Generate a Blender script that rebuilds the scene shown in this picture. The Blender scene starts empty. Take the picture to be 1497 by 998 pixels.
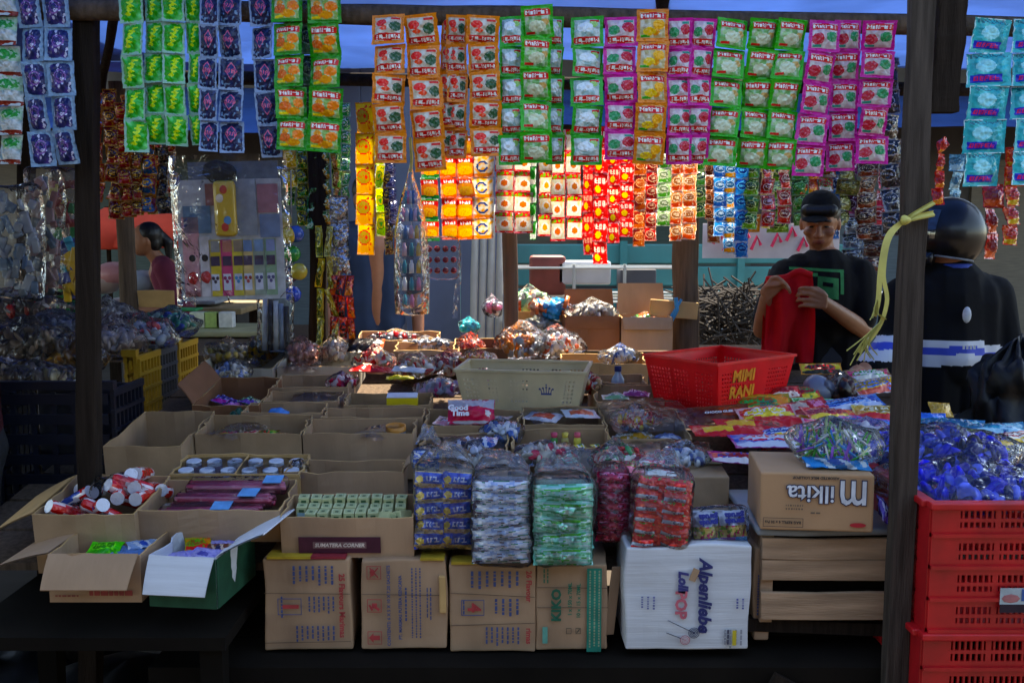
import bpy, math, random
from mathutils import Vector, Matrix, Euler, noise
R = math.radians
sc = bpy.context.scene
# ---------------------------------------------------------------- camera, sky, sun, exposure
CAMZ, PITCH, F = 1.5, R(6.3), 1456.0
cam = bpy.data.objects.new('camera', bpy.data.cameras.new('camera'))
sc.collection.objects.link(cam); sc.camera = cam
cam.location = (0, 0, CAMZ); cam.rotation_euler = (R(90)-PITCH, 0, 0)
cam.data.lens = 35; cam.data.sensor_width = 36; cam.data.clip_start = .05; cam.data.clip_end = 2000
SUN_EL, SUN_AZ = R(62), R(14)          # azimuth measured from +Y (behind the stall) towards +X
w = bpy.data.worlds.new('World'); sc.world = w; w.use_nodes = True
nt = w.node_tree; bg = nt.nodes['Background']
sky = nt.nodes.new('ShaderNodeTexSky'); sky.sky_type = 'NISHITA'; sky.sun_disc = False
sky.sun_elevation = SUN_EL; sky.sun_rotation = SUN_AZ
nt.links.new(sky.outputs[0], bg.inputs[0]); bg.inputs[1].default_value = .15
sun = bpy.data.objects.new('sun', bpy.data.lights.new('sun', 'SUN')); sc.collection.objects.link(sun)
sun.data.energy = 5; sun.data.angle = R(.5); sun.data.color = (1, .93, .82)
sd = Vector((math.sin(SUN_AZ)*math.cos(SUN_EL), math.cos(SUN_AZ)*math.cos(SUN_EL), math.sin(SUN_EL)))
sun.rotation_euler = sd.to_track_quat('Z', 'Y').to_euler()
sun.location = (3, 8, 9)
sc.view_settings.view_transform = 'Standard'; sc.view_settings.look = 'None'
sc.view_settings.exposure = 2.1; sc.view_settings.gamma = 1
sc.view_settings.use_white_balance = True; sc.view_settings.white_balance_temperature = 7300; sc.view_settings.white_balance_tint = 8
sc.cycles.max_bounces = 6; sc.cycles.transparent_max_bounces = 14
sc.cycles.diffuse_bounces = 3; sc.cycles.glossy_bounces = 3; sc.cycles.transmission_bounces = 4
sc.cycles.caustics_reflective = False; sc.cycles.caustics_refractive = False
sc.cycles.use_denoising = True

# ---------------------------------------------------------------- helpers
rnd = random.Random(7)
def C(h):
    h = h.lstrip('#'); o = []
    for i in (0, 2, 4):
        x = int(h[i:i+2], 16)/255
        o.append(x/12.92 if x <= .04045 else ((x+.055)/1.055)**2.4)
    return (o[0], o[1], o[2], 1)
def mixc(a, b, t): return tuple(a[i]*(1-t)+b[i]*t for i in range(4))
VIV={}
def vivid(c):
    """printing inks are purer than colours picked by eye"""
    if c not in VIV:
        l=.3*c[0]+.6*c[1]+.1*c[2]; VIV[c]=tuple(max(.003,min(.9,(l+(x-l)*1.3)*.92)) for x in c[:3])+(1,)
    return VIV[c]
def P(u, v, Y):
    """point seen at photo pixel (u, v) on the plane y = Y"""
    yv = (499-v)/F; t = Y/(math.cos(PITCH)+yv*math.sin(PITCH))
    return Vector(((u-748.5)/F*t, Y, CAMZ+t*(-math.sin(PITCH)+yv*math.cos(PITCH))))
K, Z0, Y0 = .127, .838, 2.27           # the display slopes up towards the back
SL = math.atan(K)
def S(u, v, up=0.0):
    """point on the sloping plane of the box rims (raised by up)"""
    yv = (499-v)/F; dy = math.cos(PITCH)+yv*math.sin(PITCH); dz = -math.sin(PITCH)+yv*math.cos(PITCH)
    t = (Z0+up-K*Y0-CAMZ)/(dz-K*dy)
    return Vector(((u-748.5)/F*t, dy*t, CAMZ+dz*t))
def rimz(Y): return Z0+K*(Y-Y0)
ORD = ['first','second','third','fourth','fifth','sixth','seventh','eighth','ninth','tenth','eleventh','twelfth']

class MB:
    def __init__(s): s.v=[]; s.f=[]; s.c=[]; s.m=[]; s.col=None; s.mi=0
    def face(s, idx, col=None): s.f.append(idx); s.c.append(col or s.col or (1,1,1,1)); s.m.append(s.mi)
    def box(s, c, d, mat=None, col=None):
        n=len(s.v)
        for x in (-.5,.5):
            for y in (-.5,.5):
                for z in (-.5,.5):
                    p=Vector((x*d[0],y*d[1],z*d[2]))
                    if mat: p=mat@p
                    s.v.append((p[0]+c[0],p[1]+c[1],p[2]+c[2]))
        for q in ((0,1,3,2),(4,6,7,5),(0,4,5,1),(2,3,7,6),(0,2,6,4),(1,5,7,3)): s.face([n+i for i in q],col)
        return s
    def rbox(s, c, d, r, col=None, n=2, wob=0, seed=0, mat=None):
        """box with rounded edges (a grid cube pushed onto a rounded box)"""
        k=max(2,n*2); 
        h=[x/2 for x in d]; r=min(r,*h)
        rows={}
        def vert(p):
            key=tuple(round(q,5) for q in p)
            if key in rows: return rows[key]
            q=Vector([max(-h[i]+r,min(h[i]-r,p[i])) for i in range(3)]); dd=Vector(p)-q
            if dd.length>1e-9: dd=dd.normalized()*r
            q=q+dd
            if wob: q=q+noise.noise_vector(q*9+Vector((seed*3.1,seed,0)))*wob
            if mat: q=mat@q
            s.v.append((q[0]+c[0],q[1]+c[1],q[2]+c[2])); rows[key]=len(s.v)-1; return rows[key]
        def ts(hh):
            a=[-hh,-hh+r*.3,-hh+r]; m=max(1,n)
            a+=[-hh+r+(2*hh-2*r)*i/m for i in range(1,m)]
            a+=[hh-r,hh-r*.3,hh]
            return a
        T=[ts(x) for x in h]
        for ax in range(3):
            a,b=(ax+1)%3,(ax+2)%3
            for sg in (-1,1):
                for i in range(len(T[a])-1):
                    for j in range(len(T[b])-1):
                        q=[]
                        for (ii,jj) in ((i,j),(i+1,j),(i+1,j+1),(i,j+1)):
                            p=[0,0,0]; p[ax]=sg*h[ax]; p[a]=T[a][ii]; p[b]=T[b][jj]; q.append(vert(p))
                        if sg<0: q.reverse()
                        if len(set(q))==4: s.face(q,col)
        return s
    def tube(s, pts, rad, n=8, col=None, cap=True):
        pts=[Vector(p) for p in pts]; N=len(pts)
        rad=rad if isinstance(rad,(list,tuple)) else [rad]*N
        base=len(s.v); up=Vector((0,0,1))
        d0=(pts[1]-pts[0]).normalized()
        if abs(d0.z)>.9: up=Vector((0,1,0))
        for i,p in enumerate(pts):
            d=(pts[min(i+1,N-1)]-pts[max(i-1,0)]).normalized()
            a=d.cross(up); a=a.normalized() if a.length>1e-6 else Vector((1,0,0)); b=d.cross(a)
            for j in range(n):
                t=2*math.pi*j/n; q=p+a*math.cos(t)*rad[i]+b*math.sin(t)*rad[i]; s.v.append(tuple(q))
        for i in range(N-1):
            for j in range(n):
                s.face([base+i*n+j,base+i*n+(j+1)%n,base+(i+1)*n+(j+1)%n,base+(i+1)*n+j],col)
        if cap:
            s.face([base+j for j in range(n)][::-1],col); s.face([base+(N-1)*n+j for j in range(n)],col)
        return s
    def lathe(s, prof, n=12, c=(0,0,0), col=None, cols=None):
        base=len(s.v); N=len(prof)
        for r,z in prof:
            for j in range(n):
                t=2*math.pi*j/n; s.v.append((c[0]+r*math.cos(t),c[1]+r*math.sin(t),c[2]+z))
        for i in range(N-1):
            for j in range(n):
                s.face([base+i*n+j,base+i*n+(j+1)%n,base+(i+1)*n+(j+1)%n,base+(i+1)*n+j],cols[i] if cols else col)
        return s
    def grid(s, fn, nu, nv, paint=None, col=None, closed=False):
        base=len(s.v)
        for j in range(nv+1):
            for i in range(nu+1): s.v.append(tuple(fn(i/nu,j/nv)))
        W=nu+1
        for j in range(nv):
            for i in range(nu):
                s.face([base+j*W+i,base+j*W+i+1,base+(j+1)*W+i+1,base+(j+1)*W+i],
                       paint((i+.5)/nu,(j+.5)/nv) if paint else col)
        return s
    def ball(s, c, r, n=8, col=None, mat=None, fn=None):
        base=len(s.v); r=r if isinstance(r,(tuple,list)) else (r,r,r)
        for i in range(n+1):
            a=math.pi*i/n
            for j in range(2*n):
                b=math.pi*j/n
                p=Vector((r[0]*math.sin(a)*math.cos(b),r[1]*math.sin(a)*math.sin(b),r[2]*math.cos(a)))
                if fn: p=fn(p)
                if mat: p=mat@p
                s.v.append((p[0]+c[0],p[1]+c[1],p[2]+c[2]))
        W=2*n
        for i in range(n):
            for j in range(W):
                s.face([base+i*W+j,base+(i+1)*W+j,base+(i+1)*W+(j+1)%W,base+i*W+(j+1)%W],col)
        return s
    def mesh(s, name, mats, smooth=False):
        me=bpy.data.meshes.new(name); me.from_pydata(s.v,[],s.f)
        for m in (mats if isinstance(mats,(list,tuple)) else [mats]): me.materials.append(m)
        me.polygons.foreach_set('material_index', s.m)
        ca=me.color_attributes.new('Col','FLOAT_COLOR','CORNER'); arr=[]
        if (mats[0] if isinstance(mats,(list,tuple)) else mats).name.startswith(('printed_film','printed_foil','thin_')): s.c=[vivid(c) for c in s.c]
        for f,c in zip(s.f,s.c): arr.extend(tuple(c)*len(f))
        ca.data.foreach_set('color',arr)
        if smooth: me.polygons.foreach_set('use_smooth',[True]*len(s.f))
        me.update(); return me
def link(name, data, parent=None, loc=(0,0,0), rot=(0,0,0), scale=None):
    o=bpy.data.objects.new(name,data); sc.collection.objects.link(o)
    o.location=loc; o.rotation_euler=rot
    if scale: o.scale=scale if isinstance(scale,(tuple,list)) else (scale,)*3
    o.parent=parent; return o
def tag(o, label, cat, group=None, kind=None):
    o['label']=label; o['category']=cat
    if group: o['group']=group
    if kind: o['kind']=kind
    return o
def thing(name, label, cat, loc=(0,0,0), rot=(0,0,0), group=None):
    return tag(link(name,None,None,loc,rot),label,cat,group)
def part(name, mb, mats, parent, smooth=False, loc=(0,0,0), rot=(0,0,0)):
    return link(name, mb.mesh(name,mats,smooth), parent, loc, rot)

# ---------------------------------------------------------------- materials
MATS={}
def mat(name, col=None, rough=.6, metal=0, spec=.5, trans=0.0, bump=0.0, bscale=60, var=.12, vscale=6, coat=0, vcol=False, sheen=0, stretch=None, alpha=None, tint=None):
    if name in MATS: return MATS[name]
    m=bpy.data.materials.new(name); m.use_nodes=True; MATS[name]=m
    t=m.node_tree; N=t.nodes; L=t.links; b=N['Principled BSDF']; out=N['Material Output']
    b.inputs['Roughness'].default_value=rough; b.inputs['Metallic'].default_value=metal
    b.inputs['Specular IOR Level'].default_value=spec
    b.inputs['Coat Weight'].default_value=coat; b.inputs['Coat Roughness'].default_value=.12
    tc=N.new('ShaderNodeTexCoord'); mp=N.new('ShaderNodeMapping'); L.new(tc.outputs['Object'],mp.inputs[0])
    if stretch: mp.inputs['Scale'].default_value=stretch
    if vcol:
        at=N.new('ShaderNodeAttribute'); at.attribute_name='Col'; src=at.outputs['Color']
    else:
        rg=N.new('ShaderNodeRGB'); rg.outputs[0].default_value=col; src=rg.outputs[0]
    if var:
        nz=N.new('ShaderNodeTexNoise'); nz.inputs['Scale'].default_value=vscale; nz.inputs['Detail'].default_value=5
        L.new(mp.outputs[0],nz.inputs['Vector'])
        mr=N.new('ShaderNodeMapRange'); mr.inputs[1].default_value=.3; mr.inputs[2].default_value=.7
        mr.inputs[3].default_value=1-var; mr.inputs[4].default_value=1+var; L.new(nz.outputs['Fac'],mr.inputs[0])
        mx=N.new('ShaderNodeMix'); mx.data_type='RGBA'; mx.blend_type='MULTIPLY'; mx.inputs[0].default_value=1
        L.new(src,mx.inputs[6]); L.new(mr.outputs[0],mx.inputs[7]); src=mx.outputs[2]
    L.new(src,b.inputs['Base Color'])
    if bump:
        n2=N.new('ShaderNodeTexNoise'); n2.inputs['Scale'].default_value=bscale; n2.inputs['Detail'].default_value=4
        L.new(mp.outputs[0],n2.inputs['Vector'])
        bp=N.new('ShaderNodeBump'); bp.inputs['Strength'].default_value=min(1,bump); bp.inputs['Distance'].default_value=.004
        L.new(n2.outputs['Fac'],bp.inputs['Height']); L.new(bp.outputs[0],b.inputs['Normal'])
        if coat: L.new(bp.outputs[0],b.inputs['Coat Normal'])
    if trans:
        tr=N.new('ShaderNodeBsdfTranslucent'); L.new(src,tr.inputs[0])
        ms=N.new('ShaderNodeMixShader'); ms.inputs[0].default_value=trans
        L.new(b.outputs[0],ms.inputs[1]); L.new(tr.outputs[0],ms.inputs[2]); L.new(ms.outputs[0],out.inputs[0])
    return m
def film(name, amount=.12, rough=.12, bump=.9, bscale=45, tint=(1,1,1,1), haze=.06):
    """clear crinkled plastic film"""
    if name in MATS: return MATS[name]
    m=bpy.data.materials.new(name); m.use_nodes=True; MATS[name]=m
    t=m.node_tree; N=t.nodes; L=t.links; N.remove(N['Principled BSDF']); out=N['Material Output']
    tc=N.new('ShaderNodeTexCoord'); nz=N.new('ShaderNodeTexNoise'); nz.inputs['Scale'].default_value=bscale
    nz.inputs['Detail'].default_value=3; nz.inputs['Distortion'].default_value=1.2; L.new(tc.outputs['Object'],nz.inputs['Vector'])
    bp=N.new('ShaderNodeBump'); bp.inputs['Strength'].default_value=bump; bp.inputs['Distance'].default_value=.02
    L.new(nz.outputs['Fac'],bp.inputs['Height'])
    fr=N.new('ShaderNodeFresnel'); fr.inputs['IOR'].default_value=1.32; L.new(bp.outputs[0],fr.inputs['Normal'])
    ad=N.new('ShaderNodeMath'); ad.operation='ADD'; ad.use_clamp=True; ad.inputs[1].default_value=amount; L.new(fr.outputs[0],ad.inputs[0])
    tp=N.new('ShaderNodeBsdfTransparent'); tp.inputs[0].default_value=tint
    gl=N.new('ShaderNodeBsdfGlossy'); gl.inputs['Roughness'].default_value=rough; L.new(bp.outputs[0],gl.inputs['Normal'])
    df=N.new('ShaderNodeBsdfDiffuse'); df.inputs[0].default_value=(.8,.8,.8,1)
    m1=N.new('ShaderNodeMixShader'); L.new(ad.outputs[0],m1.inputs[0]); L.new(tp.outputs[0],m1.inputs[1]); L.new(gl.outputs[0],m1.inputs[2])
    m2=N.new('ShaderNodeMixShader'); m2.inputs[0].default_value=haze; L.new(m1.outputs[0],m2.inputs[1]); L.new(df.outputs[0],m2.inputs[2])
    L.new(m2.outputs[0],out.inputs[0]); return m
FILM=film('clear_film',.012,.04,1,15,haze=.008); FILMH=film('cloudy_film',.03,.07,1,18,haze=.07)
FILMW=film('wrap_film',.022,.05,1,20,haze=.018)
FILMB=film('bag_film',.012,.05,1,20,haze=.008)
CARD=mat('cardboard',C('a8896c'),.85,spec=.12,var=.24,vscale=7,bump=.12,bscale=160,stretch=(1,1,.25))
CARDG=mat('cardboard_grey',C('a88a6a'),.85,spec=.12,var=.2,vscale=8,bump=.12,bscale=160)
CARDY=mat('cardboard_tan',C('c09a66'),.85,spec=.12,var=.2,vscale=8,bump=.12,bscale=160)
CARDD=mat('cardboard_brown',C('80583e'),.85,spec=.12,var=.18,vscale=8,bump=.12,bscale=160)
WHITEB=mat('white_board',C('c9cdd2'),.6,var=.12,vscale=7,bump=.25,bscale=40,stretch=(.4,.4,9))
WOOD=mat('weathered_wood',C('5c4d40'),.9,spec=.08,var=.35,vscale=8,bump=.6,bscale=40,stretch=(9,9,.7))
WOODD=mat('dark_wood',C('2a231e'),.92,spec=.05,var=.35,vscale=8,bump=.7,bscale=40,stretch=(9,9,.7))
PLANK=mat('crate_plank',C('a88a6e'),.85,spec=.1,var=.3,vscale=6,bump=.5,bscale=40,stretch=(.8,9,9))
PRINT=mat('printed_film',vcol=True,rough=.3,spec=.3,coat=.15,bump=.6,bscale=40,var=.06)
FOIL=mat('printed_foil',vcol=True,rough=.22,metal=.12,coat=.5,bump=.7,bscale=70,var=.08)
GLOW=mat('thin_printed_film',vcol=True,rough=.35,coat=.2,bump=.3,bscale=55,var=.05,trans=.7)
PAPER=mat('printed_paper',vcol=True,rough=.75,spec=.3,var=.1,vscale=10)
PLASTIC=mat('coloured_plastic',vcol=True,rough=.38,spec=.5,var=.06)
CLOTH=mat('plain_cloth',vcol=True,rough=.9,spec=.15,var=.12,vscale=14,bump=.25,bscale=220)
INKS={}
def ink(h):
    if h not in INKS: INKS[h]=mat('ink_'+h,C(h),.7,spec=.3,var=.22,vscale=30)
    return INKS[h]
TXT={}
def text(parent, s, size, loc, rot=(R(90),0,0), col='1d3f8a', bold=0.0, shear=0.0, name='lettering', align='CENTER', sx=1.0, space=1.0):
    """printed lettering: a thin mesh 0.4 mm proud of the face it is printed on"""
    key=(s,round(size,4),bold,shear,align,space)
    if key not in TXT:
        cu=bpy.data.curves.new('lettering','FONT'); cu.body=s; cu.size=size; cu.align_x=align; cu.align_y='CENTER'
        cu.offset=bold; cu.shear=shear; cu.resolution_u=2; cu.space_character=space; cu.extrude=.0002
        o=bpy.data.objects.new('lettering',cu); sc.collection.objects.link(o)
        dg=bpy.context.evaluated_depsgraph_get(); me=bpy.data.meshes.new_from_object(o.evaluated_get(dg))
        bpy.data.objects.remove(o); TXT[key]=me
    me=TXT[key].copy(); me.materials.clear(); me.materials.append(ink(col))
    return link(name,me,parent,loc,rot,(sx,1,1))
FNT={'A':'010101111101101','B':'110101110101110','C':'011100100100011','D':'110101101101110','E':'111100110100111','F':'111100110100100',
'G':'011100101101011','I':'11111','K':'101110100110101','L':'100100100100111','M':'1000111011101011000110001','N':'10011101101110011001','O':'111101101101111',
'P':'110101110100100','R':'110101110101101','S':'011100010001110','T':'111010010010010','U':'101101101101111','V':'101101101101010','Y':'101101010010010'}
def wmask(s):
    rows=['']*5
    for ch in s:
        b=FNT[ch]; w_=len(b)//5
        for r in range(5): rows[r]+=b[r*w_:(r+1)*w_]+'0'
    return [r[:-1] for r in rows]
def word(s,u,v,u0,u1,v0,v1):
    """is (u, v) on a stroke of the word set in that rectangle (v up)"""
    if not(u0<=u<u1 and v0<=v<v1): return False
    m=WM.setdefault(s,wmask(s)); return m[min(4,int((v1-v)/(v1-v0)*5))][min(len(m[0])-1,int((u-u0)/(u1-u0)*len(m[0])))]=='1'
WM={}
def disc(u,v,cx,cy,rx,ry=None): return ((u-cx)/rx)**2+((v-cy)/(ry or rx))**2<1
def nz(u,v,s=6,o=0): return noise.noise(Vector((u*s+o,v*s,o*1.7)))
POUCH={}
def pouch(key, w_, h_, puff, nu, nv, paint, crinkle=.0015, seed=0, mat_=None, seal=.07, back=None):
    """filled sachet in the XZ plane, front towards -Y; shared by alike sachets"""
    k=(key,seed)
    if k in POUCH: return POUCH[k]
    mb=MB()
    def pr(t):
        a=min(t,1-t)/.5; a=max(0,(a-seal*2)/(1-seal*2)); return 1-(1-a)**2.4
    def front(u,v,sg=-1):
        q=Vector((u*7*w_/.07,v*7*h_/.07,seed*5.3+(0 if sg<0 else 9)))
        n=noise.noise(q)*.6+noise.noise(q*2.3)*.4
        d=puff*pr(u)*pr(v)*(1+.35*n)+crinkle*n
        pinch=1-.03*math.sin(math.pi*v)*1
        return ((u-.5)*w_*pinch+crinkle*.6*noise.noise(q+Vector((3,3,3))),sg*d+crinkle*.8*noise.noise(q*.4),(v-.5)*h_)
    mb.grid(front,nu,nv,paint)
    mb.grid(lambda u,v:front(1-u,v,1),max(4,nu//4),max(4,nv//4),col=back or ((.85,.85,.85,1) if mat_ is GLOW else paint(.03,.5)))
    POUCH[k]=mb.mesh(str(key),mat_ or PRINT,True); return POUCH[k]

def wrinkle(me, amp=.006, sc_=14, seed=0, stretch=(1,1,1)):
    """cloth folds pushed into a melted garment"""
    nn=[v.normal.copy() for v in me.vertices]; out=[]
    for v,n_ in zip(me.vertices,nn):
        q=Vector((v.co.x*stretch[0],v.co.y*stretch[1],v.co.z*stretch[2]))*sc_+Vector((seed,0,0))
        out.extend(v.co+n_*amp*(noise.noise(q)+.6*(1-2*abs(noise.noise(q*.6+Vector((5,2,1)))))))
    me.vertices.foreach_set('co',out); me.update()

def scrawl(u,v,u0,u1,v0,v1,n=5,seed=0):
    """strokes that read as lettering too small to make out"""
    if not(u0<u<u1 and v0<v<v1): return False
    t=(u-u0)/(u1-u0)*n; k=int(t); f=t-k; g=(v-v0)/(v1-v0); h=(k*7+seed*3)%5
    return f<.3 or (f<.78 and ((g>.78 and h!=1) or (g<.2 and h!=2) or (.4<g<.6 and h!=3))) or (.55<f<.78 and h in (0,3))
SHADEW=mat('shade_black_wood',C('17130f'),.95,spec=.1,var=.3)  # near-black: deep shade under the tables is put into the wood colour
# ================================================================= setting
GROUND=mat('packed_dirt',C('4a423a'),.95,spec=.15,var=.35,vscale=1.5,bump=.8,bscale=9)
g=MB().grid(lambda u,v:((u-.5)*400,(v-.5)*400+60,0),40,40)
o=part('ground',g,GROUND,None); o['kind']='structure'
def tarpmat(name,col,trans):
    m=mat(name,C(col),.5,spec=.4,var=.18,vscale=3,bump=.5,bscale=6,trans=trans); return m
TARP=tarpmat('blue_tarp','6f8cbc',.62); TARPG=tarpmat('grey_blue_tarp','8298b4',.2); TARPD=tarpmat('deep_blue_tarp','35589a',.3)
def tarp(name,label,x0,x1,y0,y1,z0,z1,m,sag=.04,nu=40,nv=24,seed=0):
    def fn(u,v):
        q=Vector((u*5+seed,v*4,seed))
        return (x0+(x1-x0)*u,y0+(y1-y0)*v,z0+(z1-z0)*v+sag*noise.noise(q)+.3*sag*noise.noise(q*3.1)-sag*math.sin(math.pi*((u*4)%1))*.5)
    mb=MB(); mb.grid(fn,nu,nv)
    mb.grid(lambda u,v:Vector(fn(1-u,v))+Vector((0,0,.002)),nu,nv)
    return tag(part(name,mb,m,None,True),label,'tarpaulin','tarpaulin roofs')
tarp('roof_tarp','blue tarpaulin roof stretched over the front beam of the stall',-1.9,2.2,2.24,4.06,2.10,2.17,TARP,.035,seed=1)
tarp('roof_tarp','grey blue tarpaulin over the rear right of the stall above the helmeted person',.98,3.4,4.1,5.25,2.26,2.42,TARPG,.05,seed=2)
tarp('roof_tarp','deep blue tarpaulin over the left neighbouring stall',-5.5,-.62,4.12,7.9,2.3,2.7,TARPD,.06,seed=3)
tarp('roof_tarp','blue awning along the market building in the background',-7,7,9.6,11.4,2.5,3.1,TARPD,.06,seed=4)
tarp('roof_tarp','sagging blue tarpaulin added to shade the far left of the lane',-5.5,-1.3,.2,4.1,2.42,2.3,TARPD,.05,seed=5)  # added overhead so less sky light reaches the left boxes

def post(name,label,a,b,rx,ry=None,m=WOOD,cat='post',wob=.003,twist=0,group=None,round_=False,ground=True):
    """rough timber from a (low) to b (high)"""
    a,b=Vector(a),Vector(b); d=(b-a)
    if ground: a=a-d*(a.z/d.z); d=b-a
    mb=MB(); n=26; ry=ry or rx; k=10 if round_ else 8
    prof=[(math.cos(2*math.pi*j/k),math.sin(2*math.pi*j/k)) for j in range(k)] if round_ else [(-1,-.9),(-.9,-1),(.9,-1),(1,-.9),(1,.9),(.9,1),(-.9,1),(-1,.9)]
    for i in range(n+1):
        p=a+d*(i/n)
        for j,(x,y) in enumerate(prof):
            e=noise.noise(Vector((j*2.2,i*.45,a.x*7)))*wob+noise.noise(Vector((a.x*3,i*.2,4)))*wob
            mb.v.append((p.x+x*(rx+e),p.y+y*(ry+e),p.z))
    for i in range(n):
        for j in range(k): mb.face([i*k+j,i*k+(j+1)%k,(i+1)*k+(j+1)%k,(i+1)*k+j])
    mb.face(list(range(k))[::-1]); mb.face([n*k+j for j in range(k)])
    return tag(part(name,mb,m,None,round_),label,cat,group)
post('post','dark square timber post at the front left corner of the stall',P(131,760,2.45),P(127,0,2.45)+Vector((0,0,.06)),.024,.021,WOODD)
GPOST=mat('grey_post',C('443c36'),.92,spec=.06,var=.4,vscale=8,bump=.7,bscale=40,stretch=(9,9,.7))
rp=thing('post','weathered plank post at the front right with yellow raffia tied round it','post',P(1309,975,2.15))
def plank(parent,a,b,rx,ry,m,nm='plank',wob=.003):
    a=Vector(a);b=Vector(b); t=post('tmp','x',a,b,rx,ry,m,ground=False,wob=wob)
    for k in list(t.keys()): del t[k]
    t.name=nm; t.data.name=nm; t.parent=parent; t.location=-Vector(parent.location); return t
b0=P(1309,975,2.15); b1=P(1346,60,2.15); dd=(b1-b0); bot=b0-dd*(b0.z/dd.z)
rp.location=bot
plank(rp,bot,P(1348,0,2.15)+Vector((0,0,.05)),.026,.016,GPOST)
plank(rp,P(1376,165,2.19),P(1392,0,2.19)+Vector((0,0,.05)),.030,.018,WOODD)
def pole(name,label,pts,r,m=WOOD,cat='beam',n=9,wob=.002,group=None):
    pts=[Vector(p) for p in pts]; q=[]; N=24
    for i in range(N+1):
        t=i/N*(len(pts)-1); k=min(int(t),len(pts)-2); p=pts[k].lerp(pts[k+1],t-k)
        q.append(p+noise.noise_vector(p*3)*wob*2)
    return tag(part(name,MB().tube(q,[r*(1+.12*noise.noise(Vector((i*.5,r*90,0)))) for i in range(N+1)],n),m,None,True),label,cat,group)
FBY=2.42
pole('beam','long wooden pole along the front of the roof carrying the sachet strips',[P(-60,12,FBY),P(500,20,FBY),P(900,27,FBY),P(1560,42,FBY)],.024,WOOD)
RBY=4.06
pole('beam','dark rear pole under the back edge of the blue roof',[P(250,112,RBY),P(1420,132,RBY)],.026,WOODD)
pole('rafter','thin dark rafter pole crossing under the blue roof',[P(970,-20,2.5),P(966,60,4.0)],.02,WOODD,'rafter')
pole('rafter','slanting pole in the upper left behind the dark post',[P(172,-10,2.7),P(148,130,3.6)],.014,WOODD,'rafter')
post('post','brown round post at the middle of the back edge',P(748,480,4.12),P(740,120,4.12),.03,None,mat('brown_pole',C('5a4332'),.8,var=.3,stretch=(9,9,.6)),round_=True)
lg=post('post','thick weathered log post at the back left of the boy',P(1002,490,4.2),P(1003,200,4.2),.058,.05,WOOD,wob=.008,round_=True)
post('post','near black post behind the green snack strips',P(466,508,4.0),P(466,130,4.0),.034,.03,WOODD,wob=.004)
post('post','leaning grey post beside the girl',P(190,470,5.6),P(172,120,5.6),.05,.05,WOOD,wob=.006,round_=True)
post('post','dark post at the far left among the hanging plastic bags',P(38,530,4.4),P(38,120,4.4),.03,.03,WOODD)
# pad of cardboard tied to the log
cp=thing('cardboard_pad','piece of cardboard tied to the log post with blue string','cardboard',P(985,452,4.12),(0,.08,0))
part('sheet',MB().rbox((0,0,0),(.20,.02,.07),.004),CARDY,cp)
part('string',MB().tube([(.0,-.02,.05),(.01,-.022,.0),(-.01,-.02,-.05)],.009,6),ink('3a8fc0'),cp)
part('string',MB().tube([(.025,-.02,.045),(-.02,-.022,-.045)],.006,6),ink('3a8fc0'),cp)

# ---- sloping display table and low bench
TB=.155
tb=thing('display_table','sloping wooden display table under the rows of boxes','table',(0,2.4,0))
for i in range(9):
    y=2.36+i*.2
    mb=MB().box((0,0,0),(2.9,.185,.02)); o=part('plank',mb,WOOD,tb,loc=(0.02,y-2.4+.1,rimz(y+.1)-TB-.012),rot=(SL,0,0))
for x in (-1.3,-.45,.45,1.35):
    for y in (2.85,4.0):
        part('leg',MB().box((0,0,0),(.05,.05,rimz(y)-TB-.03)),WOODD,tb,loc=(x,y-2.4,(rimz(y)-TB-.03)/2))
bz=.515
bn=thing('bench','low dark wooden bench carrying the front row of cartons','bench',(0,2.4,0))
for i in range(3): part('plank',MB().box((0,0,0),(2.14,.17,.035)),SHADEW,bn,loc=(.24,2.26+i*.18-2.4,bz-.02))
part('rail',MB().box((0,0,0),(2.1,.03,.07)),WOODD,bn,loc=(.24,2.2-2.4+.0,bz-.075))
for x in (-.72,.05,.62,1.2):
    for y in (2.22,2.6): part('leg',MB().box((0,0,0),(.06,.05,bz-.04)),WOODD,bn,loc=(x,y-2.4,(bz-.04)/2))
part('brace',MB().box((0,0,0),(.62,.02,.09),Matrix.Rotation(.5,3,'Y')),WOODD,bn,loc=(.85,2.17-2.4,bz-.2))
tr=thing('trestle','dark trestle table under the open boxes at the front left','trestle',(-.95,2.3,0))
part('top',MB().box((0,0,0),(.60,.50,.03)),SHADEW,tr,loc=(0.02,.05,.60))
for x in (-.28,.28):
    for y in (-.15,.25): part('leg',MB().box((0,0,0),(.05,.05,.58)),SHADEW,tr,loc=(x,y,.29))

# ---- lane behind the photographer: unseen stalls added to cut down sky light
os_=thing('unseen_shade_stall','unseen stall row added across the lane to block sky light','stall',(0,-3.2,0))
part('counter',MB().box((0,0,.5),(9,1.0,1.0)),WOODD,os_); part('awning',MB().box((0,1.55,2.55),(14,2.3,.01),Matrix.Rotation(-.10,3,'X')),TARPD,os_)
part('back_wall',MB().box((0,.9-1.7,1.5),(14,.05,3.0)),mat('dark_boards',C('3a3632'),.9,var=.3),os_)
for x in (-4,-1.5,1.5,4): part('post',MB().box((x,-.7,1.2),(.06,.06,2.4)),WOODD,os_)
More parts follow.
